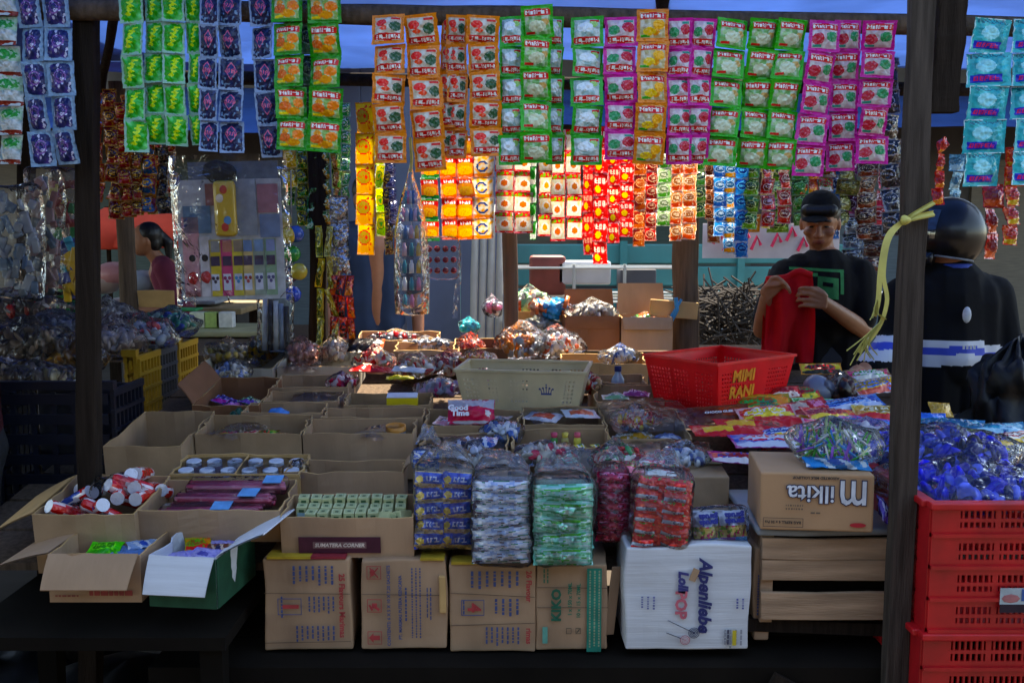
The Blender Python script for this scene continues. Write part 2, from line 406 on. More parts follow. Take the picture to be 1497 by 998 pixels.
# ---- background
WALL=mat('slate_panel',C('5a6680'),.8,var=.2,vscale=2.5,bump=.3,bscale=12)
bw=thing('panel_wall','slate blue panel wall behind the hanging snack strips','wall',(-.55,6.2,0))
for i in range(4): part('panel',MB().box((0,0,0),(.295,.03,2.5)),WALL,bw,loc=(-.52+i*.3,0,1.25))
PIPE=mat('pale_pipe',C('a9a69a'),.6,var=.15,vscale=6)
for i,u in enumerate((694,706,718,731)):
    a=P(u-2,486,5.7); b=P(u+2,300,5.9)
    d=b-a; a=a-d*(a.z/d.z)
    mb=MB().tube([a+(b-a)*(k/16) for k in range(17)],[.022*(1+(.1 if k%4==0 else 0)) for k in range(17)],9)
    tag(part('bamboo_pole',mb,PIPE,None,True),ORD[i]+' from the left of four pale poles leaning on the blue wall','pole','pale poles')
BRK=mat('dark_brick',C('453f3b'),.9,var=.3,vscale=3)
bd=thing('market_building','long dark market building closing off the background','building',(0,11.5,0))
part('wall',MB().box((0,0,0),(26,.3,5)),BRK,bd,loc=(0,.2,2.5))
for i in range(9):
    x=-8+i*2
    s=part('shutter',MB().box((0,0,0),(1.5,.06,2.3)),mat('shutter_'+str(i%3),C(['46525a','5c5244','3c4840'][i%3]),.7,var=.2,stretch=(1,1,12)),bd,loc=(x,0.02,1.16))
part('roof',MB().box((0,0,0),(26,2.6,.12),Matrix.Rotation(.2,3,'X')),mat('rusty_roof',C('5a4036'),.8,var=.3),bd,loc=(0,-.6,4.4))
# teal truck
TEAL=mat('teal_paint',C('1f6f70'),.45,var=.15,vscale=4,coat=.2)
tk=thing('truck','teal truck parked behind the fence to the left of the boy','truck',(1.45,8.6,0))
part('cargo_bed',MB().box((0,0,0),(3.0,1.5,.08)),TEAL,tk,loc=(0,.7,.78))
for k,z in enumerate((.93,1.12,1.31)): part('side_board',MB().rbox((0,0,0),(3.0,.04,.165),.01),TEAL,tk,loc=(0,-.05,z))
for x in (-1.45,-.5,.5,1.45): part('stake',MB().box((0,0,0),(.06,.05,.6)),TEAL,tk,loc=(x,-.09,1.12))
cb=part('cab',MB().rbox((0,0,0),(1.1,1.5,1.3),.12,n=3),TEAL,tk,True,loc=(-2.1,.7,1.15))
part('window',MB().rbox((0,0,0),(.6,.02,.4),.01),mat('dark_glass',C('1a2326'),.1,spec=.8,var=0),cb,loc=(0.05,-.755,.3))
for x in (1.0,-2.1):
    wh=part('wheel',MB().tube([(0,-.12,0),(0,.12,0)],.4,20),mat('tyre',C('1c1c1c'),.8),tk,loc=(x,.05,.4)); part('rim',MB().tube([(0,-.14,0),(0,-.10,0)],.2,14),mat('rim_grey',C('777a7c'),.4,metal=.6),wh)
part('bumper',MB().rbox((0,0,0),(3.1,.06,.12),.02),mat('pale_bumper',C('c5c9c4'),.6),tk,loc=(0,-.12,.62))
part('number_plate',MB().box((0,0,0),(.42,.01,.07)),ink('b8503c'),tk,loc=(-.35,-.16,.86))
# wire fence
fn=thing('wire_fence','pale wire fence in front of the teal truck','fence',(1.5,7.4,0))
WIRE=mat('pale_wire',C('b9bdb8'),.5,var=.1)
for i in range(15): part('picket',MB().tube([(0,0,0),(0,0,1.05)],.007,5),WIRE,fn,loc=(-.8+i*.14,0,0))
for z in (.3,.6,.98,1.05): part('wire',MB().tube([(-.85,0,0),(1.25,0,0)],.009,5),WIRE,fn,loc=(0,-.012,z))
bl=thing('banner','white banner with red marks hung behind the boy','banner',P(1128,352,6.9))
part('sheet',MB().grid(lambda u,v:((u-.5)*.95,.03*math.sin(u*7),(v-.5)*.24),16,3).grid(lambda u,v:((.5-u)*.95,.03*math.sin((1-u)*7)+.003,(v-.5)*.24),16,3),mat('banner_white',C('a8a2a6'),.8,trans=.2),bl,True)
for k,(x,z) in enumerate(((-.38,.02),(-.31,-.03),(-.2,.03),(-.12,-.02),(.02,.0),(.12,.04),(.2,-.03),(.33,.02))):
    part('red_mark',MB().tube([(x-.03,-.045,z-.04),(x+.01,-.045,z+.05),(x+.035,-.045,z-.01)],.012,5),ink('c0264a'),bl)
# brush pile, joined twigs nobody could count
mb=MB(); r2=random.Random(3)
for i in range(420):
    c=P(r2.uniform(1010,1120),r2.uniform(425,510),6.4+r2.uniform(-.3,.3)); d=Vector((r2.uniform(-1,1),r2.uniform(-.4,.4),r2.uniform(-.35,.5))).normalized()*r2.uniform(.08,.22)
    mb.tube([c-d,c+Vector((0,0,.03*r2.uniform(-1,1))),c+d],.006,4,cap=False)
tag(part('brush_pile',mb,mat('dry_twigs',C('332c27'),.9,var=.3),None),'tangled pile of dry brushwood beyond the log post','brushwood',kind='stuff')
# wire rack with wares behind the middle post
rk=thing('wire_rack','low wire rack with odd wares behind the brown middle post','rack',P(865,470,5.5)*1)
rk.location.z=0
for z in (.98,1.13,1.30): 
    part('rail',MB().tube([(-.48,0,0),(.48,0,0)],.008,6),WIRE,rk,loc=(0,0,z)); part('rail',MB().tube([(-.48,.25,0),(.48,.25,0)],.008,6),WIRE,rk,loc=(0,0,z))
for x in (-.48,-.1,.18,.48): part('upright',MB().tube([(0,0,0),(0,0,1.32)],.009,6),WIRE,rk,loc=(x,0,0))
part('shelf',MB().box((0,0,0),(.96,.27,.012)),mat('grey_shelf',C('6a6c70'),.6),rk,loc=(0,.125,.985))
tag(part('white_crate',MB().rbox((0,0,0),(.3,.2,.13),.015),mat('dull_white',C('c4c8cc'),.5),None,True,loc=P(852,398,5.62)),'white box on the wire rack below the red strips','box')
tag(part('storage_tin',MB().rbox((0,0,0),(.2,.2,.22),.02),mat('rust_tin',C('7a3a30'),.6,var=.3),None,True,loc=P(800,402,5.62)),'rust red tin on the wire rack beside the middle post','tin')
tag(part('storage_box',MB().rbox((0,0,0),(.2,.2,.12),.01),mat('dark_slate_box',C('4d5058'),.7),None,True,loc=P(930,408,5.62)),'dark grey box on the wire rack near the log post','box')
# left neighbours: table, crates, parasols
wt=thing('side_table','pale table with thin dark legs in the background left','table',P(300,478,5.4)); wt.location.z=0
tz=P(300,482,5.4).z
part('top',MB().rbox((0,0,0),(.72,.5,.03),.01),mat('pale_table',C('a9a47a'),.6,var=.2),wt,loc=(0,0,tz))
for x,y,t in ((-.28,-.2,-.1),(.28,-.2,.12),(-.28,.2,-.1),(.28,.2,.12)): part('leg',MB().tube([(x,y,tz),(x+t*.8,y,0)],.014,6),WOODD,wt)
for i,(u,c_) in enumerate(((292,'d9e0c4'),(312,'a8c46a'),(330,'e3e4dc'))):
    b=tag(part('juice_carton',MB().rbox((0,0,0),(.09,.07,.085),.006),mat('jc'+c_,C(c_),.5,var=.2,vscale=25),None,loc=P(u,470,5.35)),['pale carton','green carton','white carton'][i]+' standing on the pale background table','carton')
    b.location.z=tz+.06
lt=thing('stall_table','neighbouring stall table where the girl works','table',(-2.62,6.9,0))
part('top',MB().rbox((0,0,0),(1.7,.8,.04),.01),mat('worn_board',C('84714f'),.8,var=.3),lt,loc=(0,0,.98))
part('top_sheet',MB().rbox((0,0,0),(.8,.5,.02),.005),mat('grey_sheet',C('8a9096'),.5),lt,loc=(.25,-.05,1.03))
for x in (-.75,.75):
    for y in (-.3,.3): part('leg',MB().box((0,0,0),(.06,.06,.96)),WOODD,lt,loc=(x,y,.48))
for i,(u,v,c_) in enumerate(((165,400,'c98a86'),(150,412,'b9a090'),(205,412,'9fb0c0'))):
    tag(part('goods_sack',MB().ball((0,0,0),(.13,.1,.08),7,fn=lambda p:p+noise.noise_vector(p*14)*.02),mat('sack'+c_,C(c_),.4,bump=.5,bscale=20),None,True,loc=P(u,v,6.7)),['pink bag of goods on the girl\'s table','beige bag at the left end of the girl\'s table','pale blue bag in front of the girl'][i],'bag')
PAR=mat('orange_cloth',C('d8482c'),.8,trans=.4,var=.1)
for i,(u,v,r_) in enumerate(((228,350,.42),(158,352,.36))):
    p_=thing('parasol',['larger orange red parasol behind the girl','smaller orange red parasol left of the leaning post'][i],'parasol',P(u,v,8.8)); p_.location.z=0; zz=P(u,v,8.8).z
    part('canopy',MB().lathe([(0.001,.3),(r_*.3,.24),(r_*.7,.12),(r_,-.06),(r_*.98,-.07),(r_*.68,.1),(.001,.27)],10),PAR,p_,True,loc=(0,0,zz)); part('pole',MB().tube([(0,0,0),(0,0,zz+.3)],.02,7),WOODD,p_)
# stack of plastic crates left (yellow / black), facing the lane
for i,(u0,u1,v0,v1,c_,lab) in enumerate(((20,196,560,700,'0b1222','dark blue crate at the left under the snack bags'),(198,222,515,600,'a8801a','yellow crate second in the row of crates on the left'),(222,248,508,597,'46464a','grey slatted crate between the two yellow crates'),(248,280,498,590,'b88c1c','yellow crate at the right end of the left row'))):
    Y=[3.0,3.5,3.75,4.05][i]; a=P(u0,v0,Y); b=P(u1,v1,Y); wd=abs(b.x-a.x); ht=.36
    cr=thing('plastic_crate',lab,'crate',((a.x+b.x)/2,Y,a.z-ht/2),(0,0,0),'plastic crates on the left')
    m_=mat('crate_'+c_,C(c_),.45,var=.12)
    d_=.24
    for sx in (-1,1):
        mb=MB(); x_=sx*(wd/2-.008)
        for k in range(7): mb.box((x_,0,-ht/2+.012+k*(ht-.024)/6),(.012,d_,.022 if k in (0,6) else .012))
        for k in range(8): mb.box((x_-sx*.001,-d_/2+.012+k*(d_-.024)/7,0),(.010,.016 if k in (0,7) else .008,ht-.004))
        part('side_grille',mb,m_,cr)['kind']='stuff'
    mb=MB()
    for k in range(6): mb.box((0,-d_/2+.006,-ht/2+.03+k*(ht-.06)/5),(wd-.042,.012,.03))
    for k in range(max(1,int(wd/.06))): mb.box((-wd/2+.05+k*.06,-d_/2+.009,0),(.014,.008,ht-.02))
    f_=part('front_grille',mb,m_,cr); f_['kind']='stuff'
    part('rim',MB().box((0,-d_/2+.004,ht/2+.012),(wd,.03,.024)),m_,cr)
    part('floor',MB().box((0,0,-ht/2+.012),(wd-.044,d_-.03,.016)),m_,cr)
    part('back',MB().box((0,d_/2-.01,0),(wd-.044,.014,ht-.03)),m_,cr)
lb=thing('wooden_stand','dark wooden stand under the crates and bags on the left','stand',(-1.5,3.6,0))
for y in (-.55,0,.5): part('plank',MB().box((0,0,0),(1.2,.4,.03)),WOODD,lb,loc=(0 if y<.3 else .1,y,.66))
for x in (-.5,.5):
    for y in (-.6,.55): part('leg',MB().box((0,0,0),(.06,.06,.64)),WOODD,lb,loc=(x,y,.32))
# ================================================================= hanging sachet strips
W_=C('e8ece8'); RED=C('c3122a'); BLK=C('15151a')
def fruitdrink(bg, inner, blobs, tagc):
    bg,inner=C(bg),C(inner); tagc=C(tagc); blobs=[(x,y,r,s,C(c)) for x,y,r,s,c in blobs]
    bg2=mixc(bg,(0,0,0,1),.35)
    def p(u,v):
        if u<.07 or u>.93 or v<.07 or v>.93: return bg if (u<.035 or u>.965 or v<.035 or v>.965 or int(v*40)%2) else bg2
        if word('MARIMAS',u,v,.1375,.8625,.725,.85): return W_
        if .09<u<.92 and .675<v<.9-.05*abs(u-.5)*2: return RED
        if u<.11 or u>.89 or v<.11 or v>.9: return bg
        for x,y,r,s,c in blobs:
            if disc(u,v,x,y,r,r*s): return mixc(c,W_,.35*max(0,nz(u,v,14)))
        if .13<u<.40 and .13<v<.20: return tagc
        n=nz(u,v,5,2); return mixc(mixc(mixc(inner,bg,.28),(0,0,0,1),.22),W_,max(0,min(.5,n*1.5)))
    return p
P_ORANGE=fruitdrink('1d8a2e','b7d08a',[(.28,.38,.2,.7,'d8721a'),(.72,.48,.18,.8,'e88a1e'),(.55,.24,.22,.5,'e0a020'),(.3,.55,.12,.8,'e8a030')],'e6d51e')
P_MELON=fruitdrink('d88a1a','d6dcd4',[(.7,.3,.17,.8,'d8402e'),(.25,.45,.17,1,'1e4a2c'),(.62,.5,.12,.6,'e8604a')],'c3122a')
P_SOUR=fruitdrink('20a04a','c9d8e6',[(.55,.36,.26,.6,'dfe9ee'),(.3,.28,.15,.7,'9ac47e')],'c3122a')
P_GUAVA=fruitdrink('c02a92','dfe0dc',[(.28,.38,.19,.95,'b41c40'),(.72,.46,.18,.95,'2f8a5c'),(.30,.36,.09,1,'d8486a')],'1f8a7a')
P_MANGO=fruitdrink('d88a1a','c9d2ae',[(.7,.5,.18,.9,'e8b01c'),(.4,.3,.2,.6,'e6c860'),(.6,.28,.14,.7,'d8981c')],'2f9a3c')
P_COCO=fruitdrink('22a63c','9cc08e',[(.5,.36,.28,.65,'d2dcc4'),(.75,.48,.12,.9,'c8a874'),(.3,.5,.14,.6,'aacb98')],'c3122a')
def lemon(u,v):
    if u<.07 or u>.93 or v<.06 or v>.94: return C('8fb4a6')
    d=abs((u-.5)-.35*(v-.5)-.05*math.sin(v*40))
    if .2<v<.85 and d<.10+.05*math.sin(v*55): return C('c6e02a')
    return mixc(C('139a3a'),C('7ad08a'),max(0,nz(u,v,4,1))*1.6)
def navyv(u,v):
    if u<.08 or u>.92 or v<.06 or v>.94: return C('8698b6')
    a=abs(u-.5)+abs(v-.58)*.9
    if a<.26: return C('c86a86') if word('VA',u,v,.33,.67,.5,.66) or .22<a else C('2a3566')
    if nz(u,v,9,3)>.28 and v<.45: return C('6a86a8')
    return mixc(C('141d40'),C('2c3c70'),max(0,nz(u,v,5))*1.5)
def roundblue(u,v):
    if ((abs(u-.5)/.38)**6+(abs(v-.5)/.42)**6)>1: return C('7c96b2')
    r=math.hypot(u-.5,(v-.55)*1.1)
    if .17<r<.22 or .10<r<.12: return C('7a5a9a')
    if nz(u,v,9,5)>.35: return C('c0c4e0')
    return mixc(C('1e2658'),C('4a3c86'),max(0,nz(u,v,4,7))*1.6)
def greenwhite(u,v):
    if v>.5: return C('2a8a4a') if disc(u,v,.5,.72,.4,.18) and nz(u,v,8)<.2 else C('9ab8a4')
    return C('7a3028') if v<.16 else mixc(C('c0c8cc'),C('8aa0a8'),max(0,nz(u,v,5)*2))
def detergent(u,v):
    if v<.03 or v>.97 or u<.03: return C('cfeaf0')
    if .12<v<.34 and .08<u<.8:
        return C('d0386e') if scrawl(u,v,.16,.74,.17,.3,5,1) else C('2436b0')
    if disc(u,v,.42,.6,.22,.2): return C('9fdce4')
    if v>.86 and nz(u,v,16)>.05: return C('2a6a7a')
    return mixc(C('1f9aa6'),C('79d2d8'),max(0,min(1,.35+nz(u,v,4,4)*1.4)))
def noodle(c1,c2,c3,c4='f2c23a'):
    c1,c2,c3,c4=C(c1),C(c2),C(c3),C(c4)
    def p(u,v):
        if v>.93 or v<.07: return c3
        if v>.62+.1*math.sin(u*3): return W_ if scrawl(u,v,.2,.8,.74,.87,5) else c1
        if disc(u,v,.5,.34,.38,.22): return mixc(c4,c2,max(0,nz(u,v,11))*2)
        return c2 if v>.2 else c3
    return p
N_GREEN=noodle('c01c1c','e0821c','1c7a3c'); N_OR=noodle('c8281a','ee9a1c','d86a14'); N_OR2=noodle('c22018','f0a020','e0761a')
def bluering(u,v):
    r=math.hypot(u-.45,(v-.5)*1.1)
    if .2<r<.3 and not(u>.5 and .45<v<.6): return C('24407a')
    if v<.2: return C('e08a1c')
    return mixc(C('f0b060'),C('e9e4d4'),max(0,min(1,.5+nz(u,v,5)*2)))
def soup(c1='d8d8c0',c2='c8243a',c3='d9762e'):
    c1,c2,c3=C(c1),C(c2),C(c3)
    def p(u,v):
        if u<.06 or u>.94: return c2
        if disc(u,v,.5,.4,.3,.24):
            return c3 if disc(u,v,.5,.42,.2,.15) else C('f4efe4')
        if v>.78: return c2 if nz(u,v,9,1)>-.1 else C('7aa83a')
        if v<.1: return c2
        return mixc(c1,C('f2c8a0'),max(0,nz(u,v,5,2))*1.6)
    return p
S_1=soup(); S_2=soup('e6dcc0','b8242e','e0a040'); S_3=soup('efe6d2','d02c2c','c87828')
def redpack(c1='c8101c',c2='f0b49a',c3='f0d03a'):
    c1,c2,c3=C(c1),C(c2),C(c3)
    def p(u,v):
        if disc(u,v,.35,.3,.2,.16): return c3
        if scrawl(u,v,.15,.85,.55,.78,3,2): return c2
        return c1 if nz(u,v,6,3)<.35 else mixc(c1,c2,.5)
    return p
R_1=redpack(); R_2=redpack('d01420','f4e8d8','f2d22e'); R_3=redpack('d8241c','f8f0d0','f0dc40')
def snack(c1,c2,c3):
    h=sum(ord(x)*(i+1) for i,x in enumerate(c1+c2)); c1,c2,c3=C(c1),C(c2),C(c3); dk=mixc(c1,(0,0,0,1),.55)
    ox,oy,sl=.36+.02*(h%9),.50+.03*(h%4),.5*((h%7)-3)/3
    def p(u,v):
        if v<.05 or v>.95 or u<.035 or u>.965: return mixc(c1,c3,.5)
        if scrawl(u,v+sl*.12*(u-.5),ox-.24,ox+.24,oy-.07,oy+.09,5,h%5): return c3
        if disc(u,v,ox,oy,.34,.20): return dk if h%3 else c2
        if disc(u,v,ox,oy,.38,.25): return c3
        if disc(u,v,.78,.27,.14,.16): return mixc(c2,c3,max(0,nz(u,v,12,1))*1.8)
        if v<.30+sl*.25*(u-.5): return c2
        if scrawl(u,v,.55,.93,.84,.91,7,h%4): return c3
        return mixc(c1,c2,max(0,nz(u,v,4,h%6))*.8)
    return p
def sausage(c1,c2):
    c1,c2=C(c1),C(c2)
    return lambda u,v: mixc(c1,c2,max(0,min(1,.5+1.8*nz(u,v,5,9))))
SAC={}
def strip(label, cat, group, u, v0, v1, Y, n, wd, paint, key, m=None, lean=0, flip=False, res=(40,40), puff=.011, crink=.0035, gap=.94, nm='sachet_strip', pn='sachet', twist=0, jit=1.3):
    """a hanging strip of n joined sachets from photo row v0 to v1 at depth Y"""
    top=P(u,v0,Y); bot=P(u,v1,Y); H=(top.z-bot.z); ph=H/n
    t=thing(nm,label,cat,top,(0,lean,twist),group)
    key=(key,round(wd,3),round(ph,3))
    hook=MB().tube([(0,0.01,.0),(0,0.02,.03)],.002,5)
    xo=0
    for i in range(n):
        me=pouch(key,wd,ph*1.02,puff,res[0],res[1],paint,crink,rnd.randint(0,2),m or PRINT)
        xo+=rnd.uniform(-.0025,.0025)*jit
        a=rnd.uniform(-.03,.03)*jit; b_=rnd.uniform(-.2,.2)*jit; c_=rnd.uniform(-.28,.28)*jit
        o=link(pn,me,t,(xo,rnd.uniform(-.003,.003),-(i+.5)*ph),(b_,a+(math.pi if flip else 0),c_))
    return t
FS='sachet strips hanging from the front beam'
FY=2.36
cnt={}
def fstrip(kind,u0,u1,v1,paint,n=5,flip=False,lean=0,v0=None,dy=0,where='',m=None,**k):
    Y=FY+dy; wd=(u1-u0)/F*Y*1.0
    v0=(14+ (u0/1497)*20) if v0 is None else v0
    return strip((kind+' '+where).strip(),'sachet strip',FS,(u0+u1)/2,v0,v1,Y,n,wd,paint,kind.split(' strip')[0],m=m,lean=lean,flip=flip,**k)
fstrip('faded green and white drink sachet strip',-16,22,240,greenwhite,6,where='at the far left edge',v0=-20)
for i,(a,b) in enumerate(((24,59),(59,97))):
    fstrip('dark violet shampoo sachet strip in pale frames',a,b,243-i*3,roundblue,5,where=['nearer the left edge','nearer the left post'][i],v0=-12,lean=-.03)
for i,(a,b,e) in enumerate(((174,208,222),(208,239,211),(238,269,213),(268,293,212))):
    fstrip('green lemon drink sachet strip',a,b,e,lemon,5,where=ORD[i]+' from the left post',v0=-14,dy=.015*(i%2))
for i,(a,b,e) in enumerate(((292,318,222),(317,352,224),(364,396,230))):
    fstrip('navy diamond sachet strip',a,b,e,navyv,5,where=['beside the green lemon strips','middle of the three navy ones','next to the orange drink strips'][i],v0=-10,lean=[.04,.02,-.05][i],dy=.012*i)
for i,(a,b,e) in enumerate(((395,440,219),(449,498,222))):
    fstrip('green bordered orange drink sachet strip',a,b,e,P_ORANGE,5,where=['left of the pair','right of the pair'][i],v0=-14,lean=[0,.03][i])
for i,(a,b,e,f,l,d) in enumerate(((542,590,238,1,-.0,0),(592,641,250,1,-.05,0),(645,675,228,1,.06,.04),(654,684,232,1,.0,.03),(682,729,228,1,0,-.01))):
    fstrip('orange bordered melon drink sachet strip',a,b,e,P_MELON,5,flip=bool(f),lean=l,dy=d,where=ORD[i]+' from the left of the five')
fstrip('green bordered soursop sachet strip',729,764,241,P_SOUR,5,flip=True,where='next to the orange melon strips')
fstrip('green bordered white drink sachet strip',763,809,238,P_COCO,5,where='between two soursop strips with its print upright',v0=8,dy=-.012)
fstrip('green bordered soursop sachet strip',795,822,240,P_SOUR,5,flip=True,where='half hidden behind the upright white one',dy=.03)
fstrip('green bordered soursop sachet strip',836,883,241,P_SOUR,5,flip=True,where='standing alone left of the magenta strips')
fstrip('magenta guava sachet strip',884,931,233,P_GUAVA,5,flip=True,where='upside down, left of the mango strip')
fstrip('orange mango sachet strip',931,976,240,P_MANGO,5,where='between magenta strips',v0=14,dy=-.012)
for i,(a,b,e) in enumerate(((976,1013,240),(1012,1047,239))):
    fstrip('magenta guava sachet strip',a,b,e,P_GUAVA,5,flip=True,where=['upside down, right of the mango strip','upside down, beside the green coconut strips'][i],lean=.03*i)
for i,(a,b,e,l) in enumerate(((1050,1096,243,.06),(1096,1139,246,.06),(1138,1182,248,.07))):
    fstrip('bright green coconut sachet strip',a,b,e,P_COCO,5,where=ORD[i]+' of the three from the left',lean=l,dy=.01*(i%2))
for i,(a,b,e,l) in enumerate(((1184,1228,258,.08),(1222,1262,250,.02),(1262,1308,240,.04))):
    fstrip('magenta guava sachet strip',a,b,e,P_GUAVA,5,where=['print upright, left of the right-hand three','print upright, middle of the right-hand three','print upright, nearest the right post'][i],lean=l,dy=[-.01,.02,-.01][i])
for i,(a,b,e) in enumerate(((1422,1482,272),(1484,1540,270))):
    fstrip('teal detergent sachet strip',a,b,e,detergent,5,where=['right of the right post','cut by the right edge of the frame'][i],lean=.01,v0=28)
strip('dark clear sachet strip between the two orange drink strips','sachet strip',FS,446,-10,215,FY+.05,5,.05,snack('1a2a2a','3a5a4a','6a7a6a'),'darkgap')

# ---- rear strips under the back pole
RS='snack strips hanging from the rear pole'
def rstrip(label,u0,u1,v0,v1,paint,n,Y=3.96,m=None,key=None,lean=0,puff=.008,crink=.003,res=(22,22),pn='sachet',**k):
    return strip(label,'snack strip',RS,(u0+u1)/2,v0,v1,Y,n,(u1-u0)/F*Y,paint,key or label,m=m or GLOW,lean=lean,puff=puff,crink=crink,res=res,pn=pn,**k)
rstrip('yellow snack strip with red pictures, longest of the yellow pair',520,548,150,372,snack('e8c81a','d8a04a','c83a2a'),5)
rstrip('narrow yellow and green snack strip beside the longer yellow one',546,560,170,345,snack('e6d81e','8ab02a','3a7a2a'),5,Y=3.99)
for i,(a,b,v1,pt,l) in enumerate(((615,641,352,N_GREEN,'green edged noodle sachet strip'),(641,667,350,N_OR,'orange noodle sachet strip, left one'),(666,693,350,N_OR2,'orange noodle sachet strip, right one'),(692,724,349,bluering,'orange and white sachet strip with blue rings'))):
    rstrip(l+' among the rear strips',a,b,198,v1,pt,5)
for i,(a,b,v1,pt) in enumerate(((724,752,340,S_1),(751,779,341,S_3),(786,806,345,S_2),(806,828,352,S_1),(828,851,350,S_3))):
    rstrip('cream soup sachet strip with red bowl picture, '+ORD[i]+' from the left',a,b,190,v1,pt,5)
rstrip('thin green and white strip between the soup strips',777,786,190,350,snack('2a9a3a','e8e8e0','1c7a2c'),6)
for i,(a,b,v1,pt) in enumerate(((851,868,372,R_1),(867,889,386,R_2),(889,907,355,R_3),(905,927,346,R_2))):
    rstrip('red sachet strip, '+ORD[i]+' from the left beside the soup strips',a,b,185,v1,pt,6)
def foilstrip(label,u0,u1,v0,v1,cols,n,Y=3.94,**k):
    return rstrip(label,u0,u1,v0,v1,snack(*cols),n,Y,m=FOIL,puff=.014,crink=.006,pn='snack_pack',jit=2.3,lean=rnd.uniform(-.05,.05),twist=rnd.uniform(-.5,.5),**k)
FS2=[('dark brown glossy snack strip right of the red sachets',928,946,230,360,('8a3018','c86a2a','f0c090'),5),
('red and black snack strip by the log post',945,962,230,352,('d01820','8a1010','f0d0b0'),6),
('pale green snack strip above the log post',962,982,225,330,('b8d0a0','5aa04a','e8ecd8'),5),
('pinkish peanut pack strip, left one above the log post',982,1000,230,352,('e89a6a','d0582a','f8e0c0'),5),
('pinkish peanut pack strip, right one above the log post',1000,1021,230,350,('f0a070','d86030','f8e8d0'),5),
('small brown nut pack strip left of the blue strips',1030,1042,235,320,('8a4a2a','5a2a18','d0a080'),4),
('blue biscuit strip, left one',1042,1062,238,345,('3a9ae0','1a6ac0','d8ecf8'),5),
('blue biscuit strip, middle one',1060,1078,238,370,('2f92d0','e0a030','d0e8f4'),6),
('dark blue biscuit strip, right one',1074,1094,238,376,('1a5ab8','2a86d0','6ab8e8'),6),
('green foil strip with leaf glints beside the blue strips',1090,1112,236,335,('2a6a1c','7ab03a','d8e8a8'),4),
('red foil strip between green foil strips',1110,1130,236,332,('a8141c','e04a4a','f0d0d0'),4),
('green foil strip left of the boy',1128,1160,240,340,('1c4a14','6a9a2c','c0d890'),4),
('dark green foil strip over the boy\'s head',1156,1180,240,330,('0f3a18','2f7a3a','8ac08a'),4),
('orange and red foil strip above the boy\'s hair',1168,1196,240,284,('c8641a','e0a02a','a01818'),2),
('clear and red foil strip right of the boy\'s hair',1200,1222,240,300,('b02a3a','d0d4d8','2a8a4a'),3),
('olive foil strip behind the boy\'s shoulder',1224,1256,240,330,('3a3c20','6a6a3a','9a9a6a'),4),
('dark maroon foil strip left of the right post',1256,1286,236,350,('3a1a18','7a3a2a','b0a090'),5),
('black foil strip against the right post',1286,1316,60,345,('141214','3a3230','c0b8b0'),8),
('dark brown strip low beside the right post',1262,1300,330,420,('2a1a1a','5a3028','8a8078'),4),
('dark glossy strip behind the boy right of his shoulder',1232,1262,318,410,('1e2430','4a5260','9aa4b0'),4)]
for a in FS2[:9]: rstrip(a[0],a[1],a[2],a[3],a[4],snack(*a[5]),a[6],3.94,puff=.014,crink=.006,pn='snack_pack')
for a in FS2[9:]: foilstrip(*a, Y=4.62 if a[1]>1125 and a[1]<1285 and a[3]>200 else 3.94)
OR_=('d8481c','e8a02a','c0201a')
foilstrip('orange snack strip just right of the right post',1368,1384,200,300,OR_,4,Y=2.9)
foilstrip('orange red snack strip under the teal detergent strip',1438,1468,268,378,('c83a1c','d86a2a','8a3a1a'),3,Y=2.9)
foilstrip('orange snack strip with green marks at the right edge',1474,1500,215,358,('d8601c','c8b03a','c02a3a'),5,Y=2.85)
foilstrip('pale blue strip behind the helmet',1390,1412,225,330,('6a9ab0','a8c8d4','3a6a80'),4,Y=4.5)
# left half of the rear strips
LS=[('dark red and gold snack strip, first from the left post',146,168,130,320,('5a1214','8a1c1a','d0a040'),7),
('dark red and gold snack strip, second from the left post',168,190,150,318,('6a1416','a02a1a','c89a50'),7),
('dark red and gold snack strip, third from the left post',190,206,150,315,('4a1010','8a2018','d8b060'),7),
('red snack strip with blue and yellow marks, fourth from the left post',205,228,140,312,('8a1c18','2a5a8a','e0b02a'),6),
('black snack strip beside the blue gap',228,248,215,312,('0e0e12','24242c','6a5a40'),4),
('short gold foil strip behind the green bordered strip',412,434,215,275,('b8902a','e0c060','fff0b0'),2),
('dark green snack strip left of the black post',434,450,225,330,('12301a','2a6a2a','c8c040'),5),
('green and pale snack strip in front of the black post',452,466,218,335,('1c6a34','bfe0c8','2a8a4a'),5),
('emerald and gold snack strip right of the black post',468,484,218,330,('0f6a34','c89a3a','e0f0d0'),5),
('twisted emerald candy strip next to the yellow strips',498,512,150,290,('0c7a4a','1c9a5a','e8f4e0'),7),
('brown and gold strip above the silver foil',482,492,225,345,('b87a2a','7a3a1a','e8d090'),5),
('dark blue glossy strip above the bag of bottles',563,577,236,330,('1a2048','3a3c70','c8c8e0'),5),
('dark strip with gold glints left of the bag of bottles',560,572,250,372,('241a1a','5a3a2a','d0b060'),5)]
for a in LS: foilstrip(*a,Y=3.98 if a[1]>400 else 3.5)
o=strip('crinkled silver foil strip right of the black post','foil strip',RS,496,286,402,3.9,3,.072,lambda u,v:C('c8ccd0') if nz(u,v,9)>-.2 else C('8a8e94'),'silver',m=mat('silver_foil',vcol=True,rough=.25,metal=.9,bump=1,bscale=90,var=.1),puff=.012,crink=.012,res=(26,26),pn='foil_pack')
for i,(u,c_) in enumerate(((468,('a89a3a','5a6a2a','d8d070')),(478,('b8a23a','7a7a2a','e0d890')))):
    foilstrip(['left','right'][i]+' long gold tube strip below the green snacks',u-5,u+5,330,512,c_,4,Y=3.88)
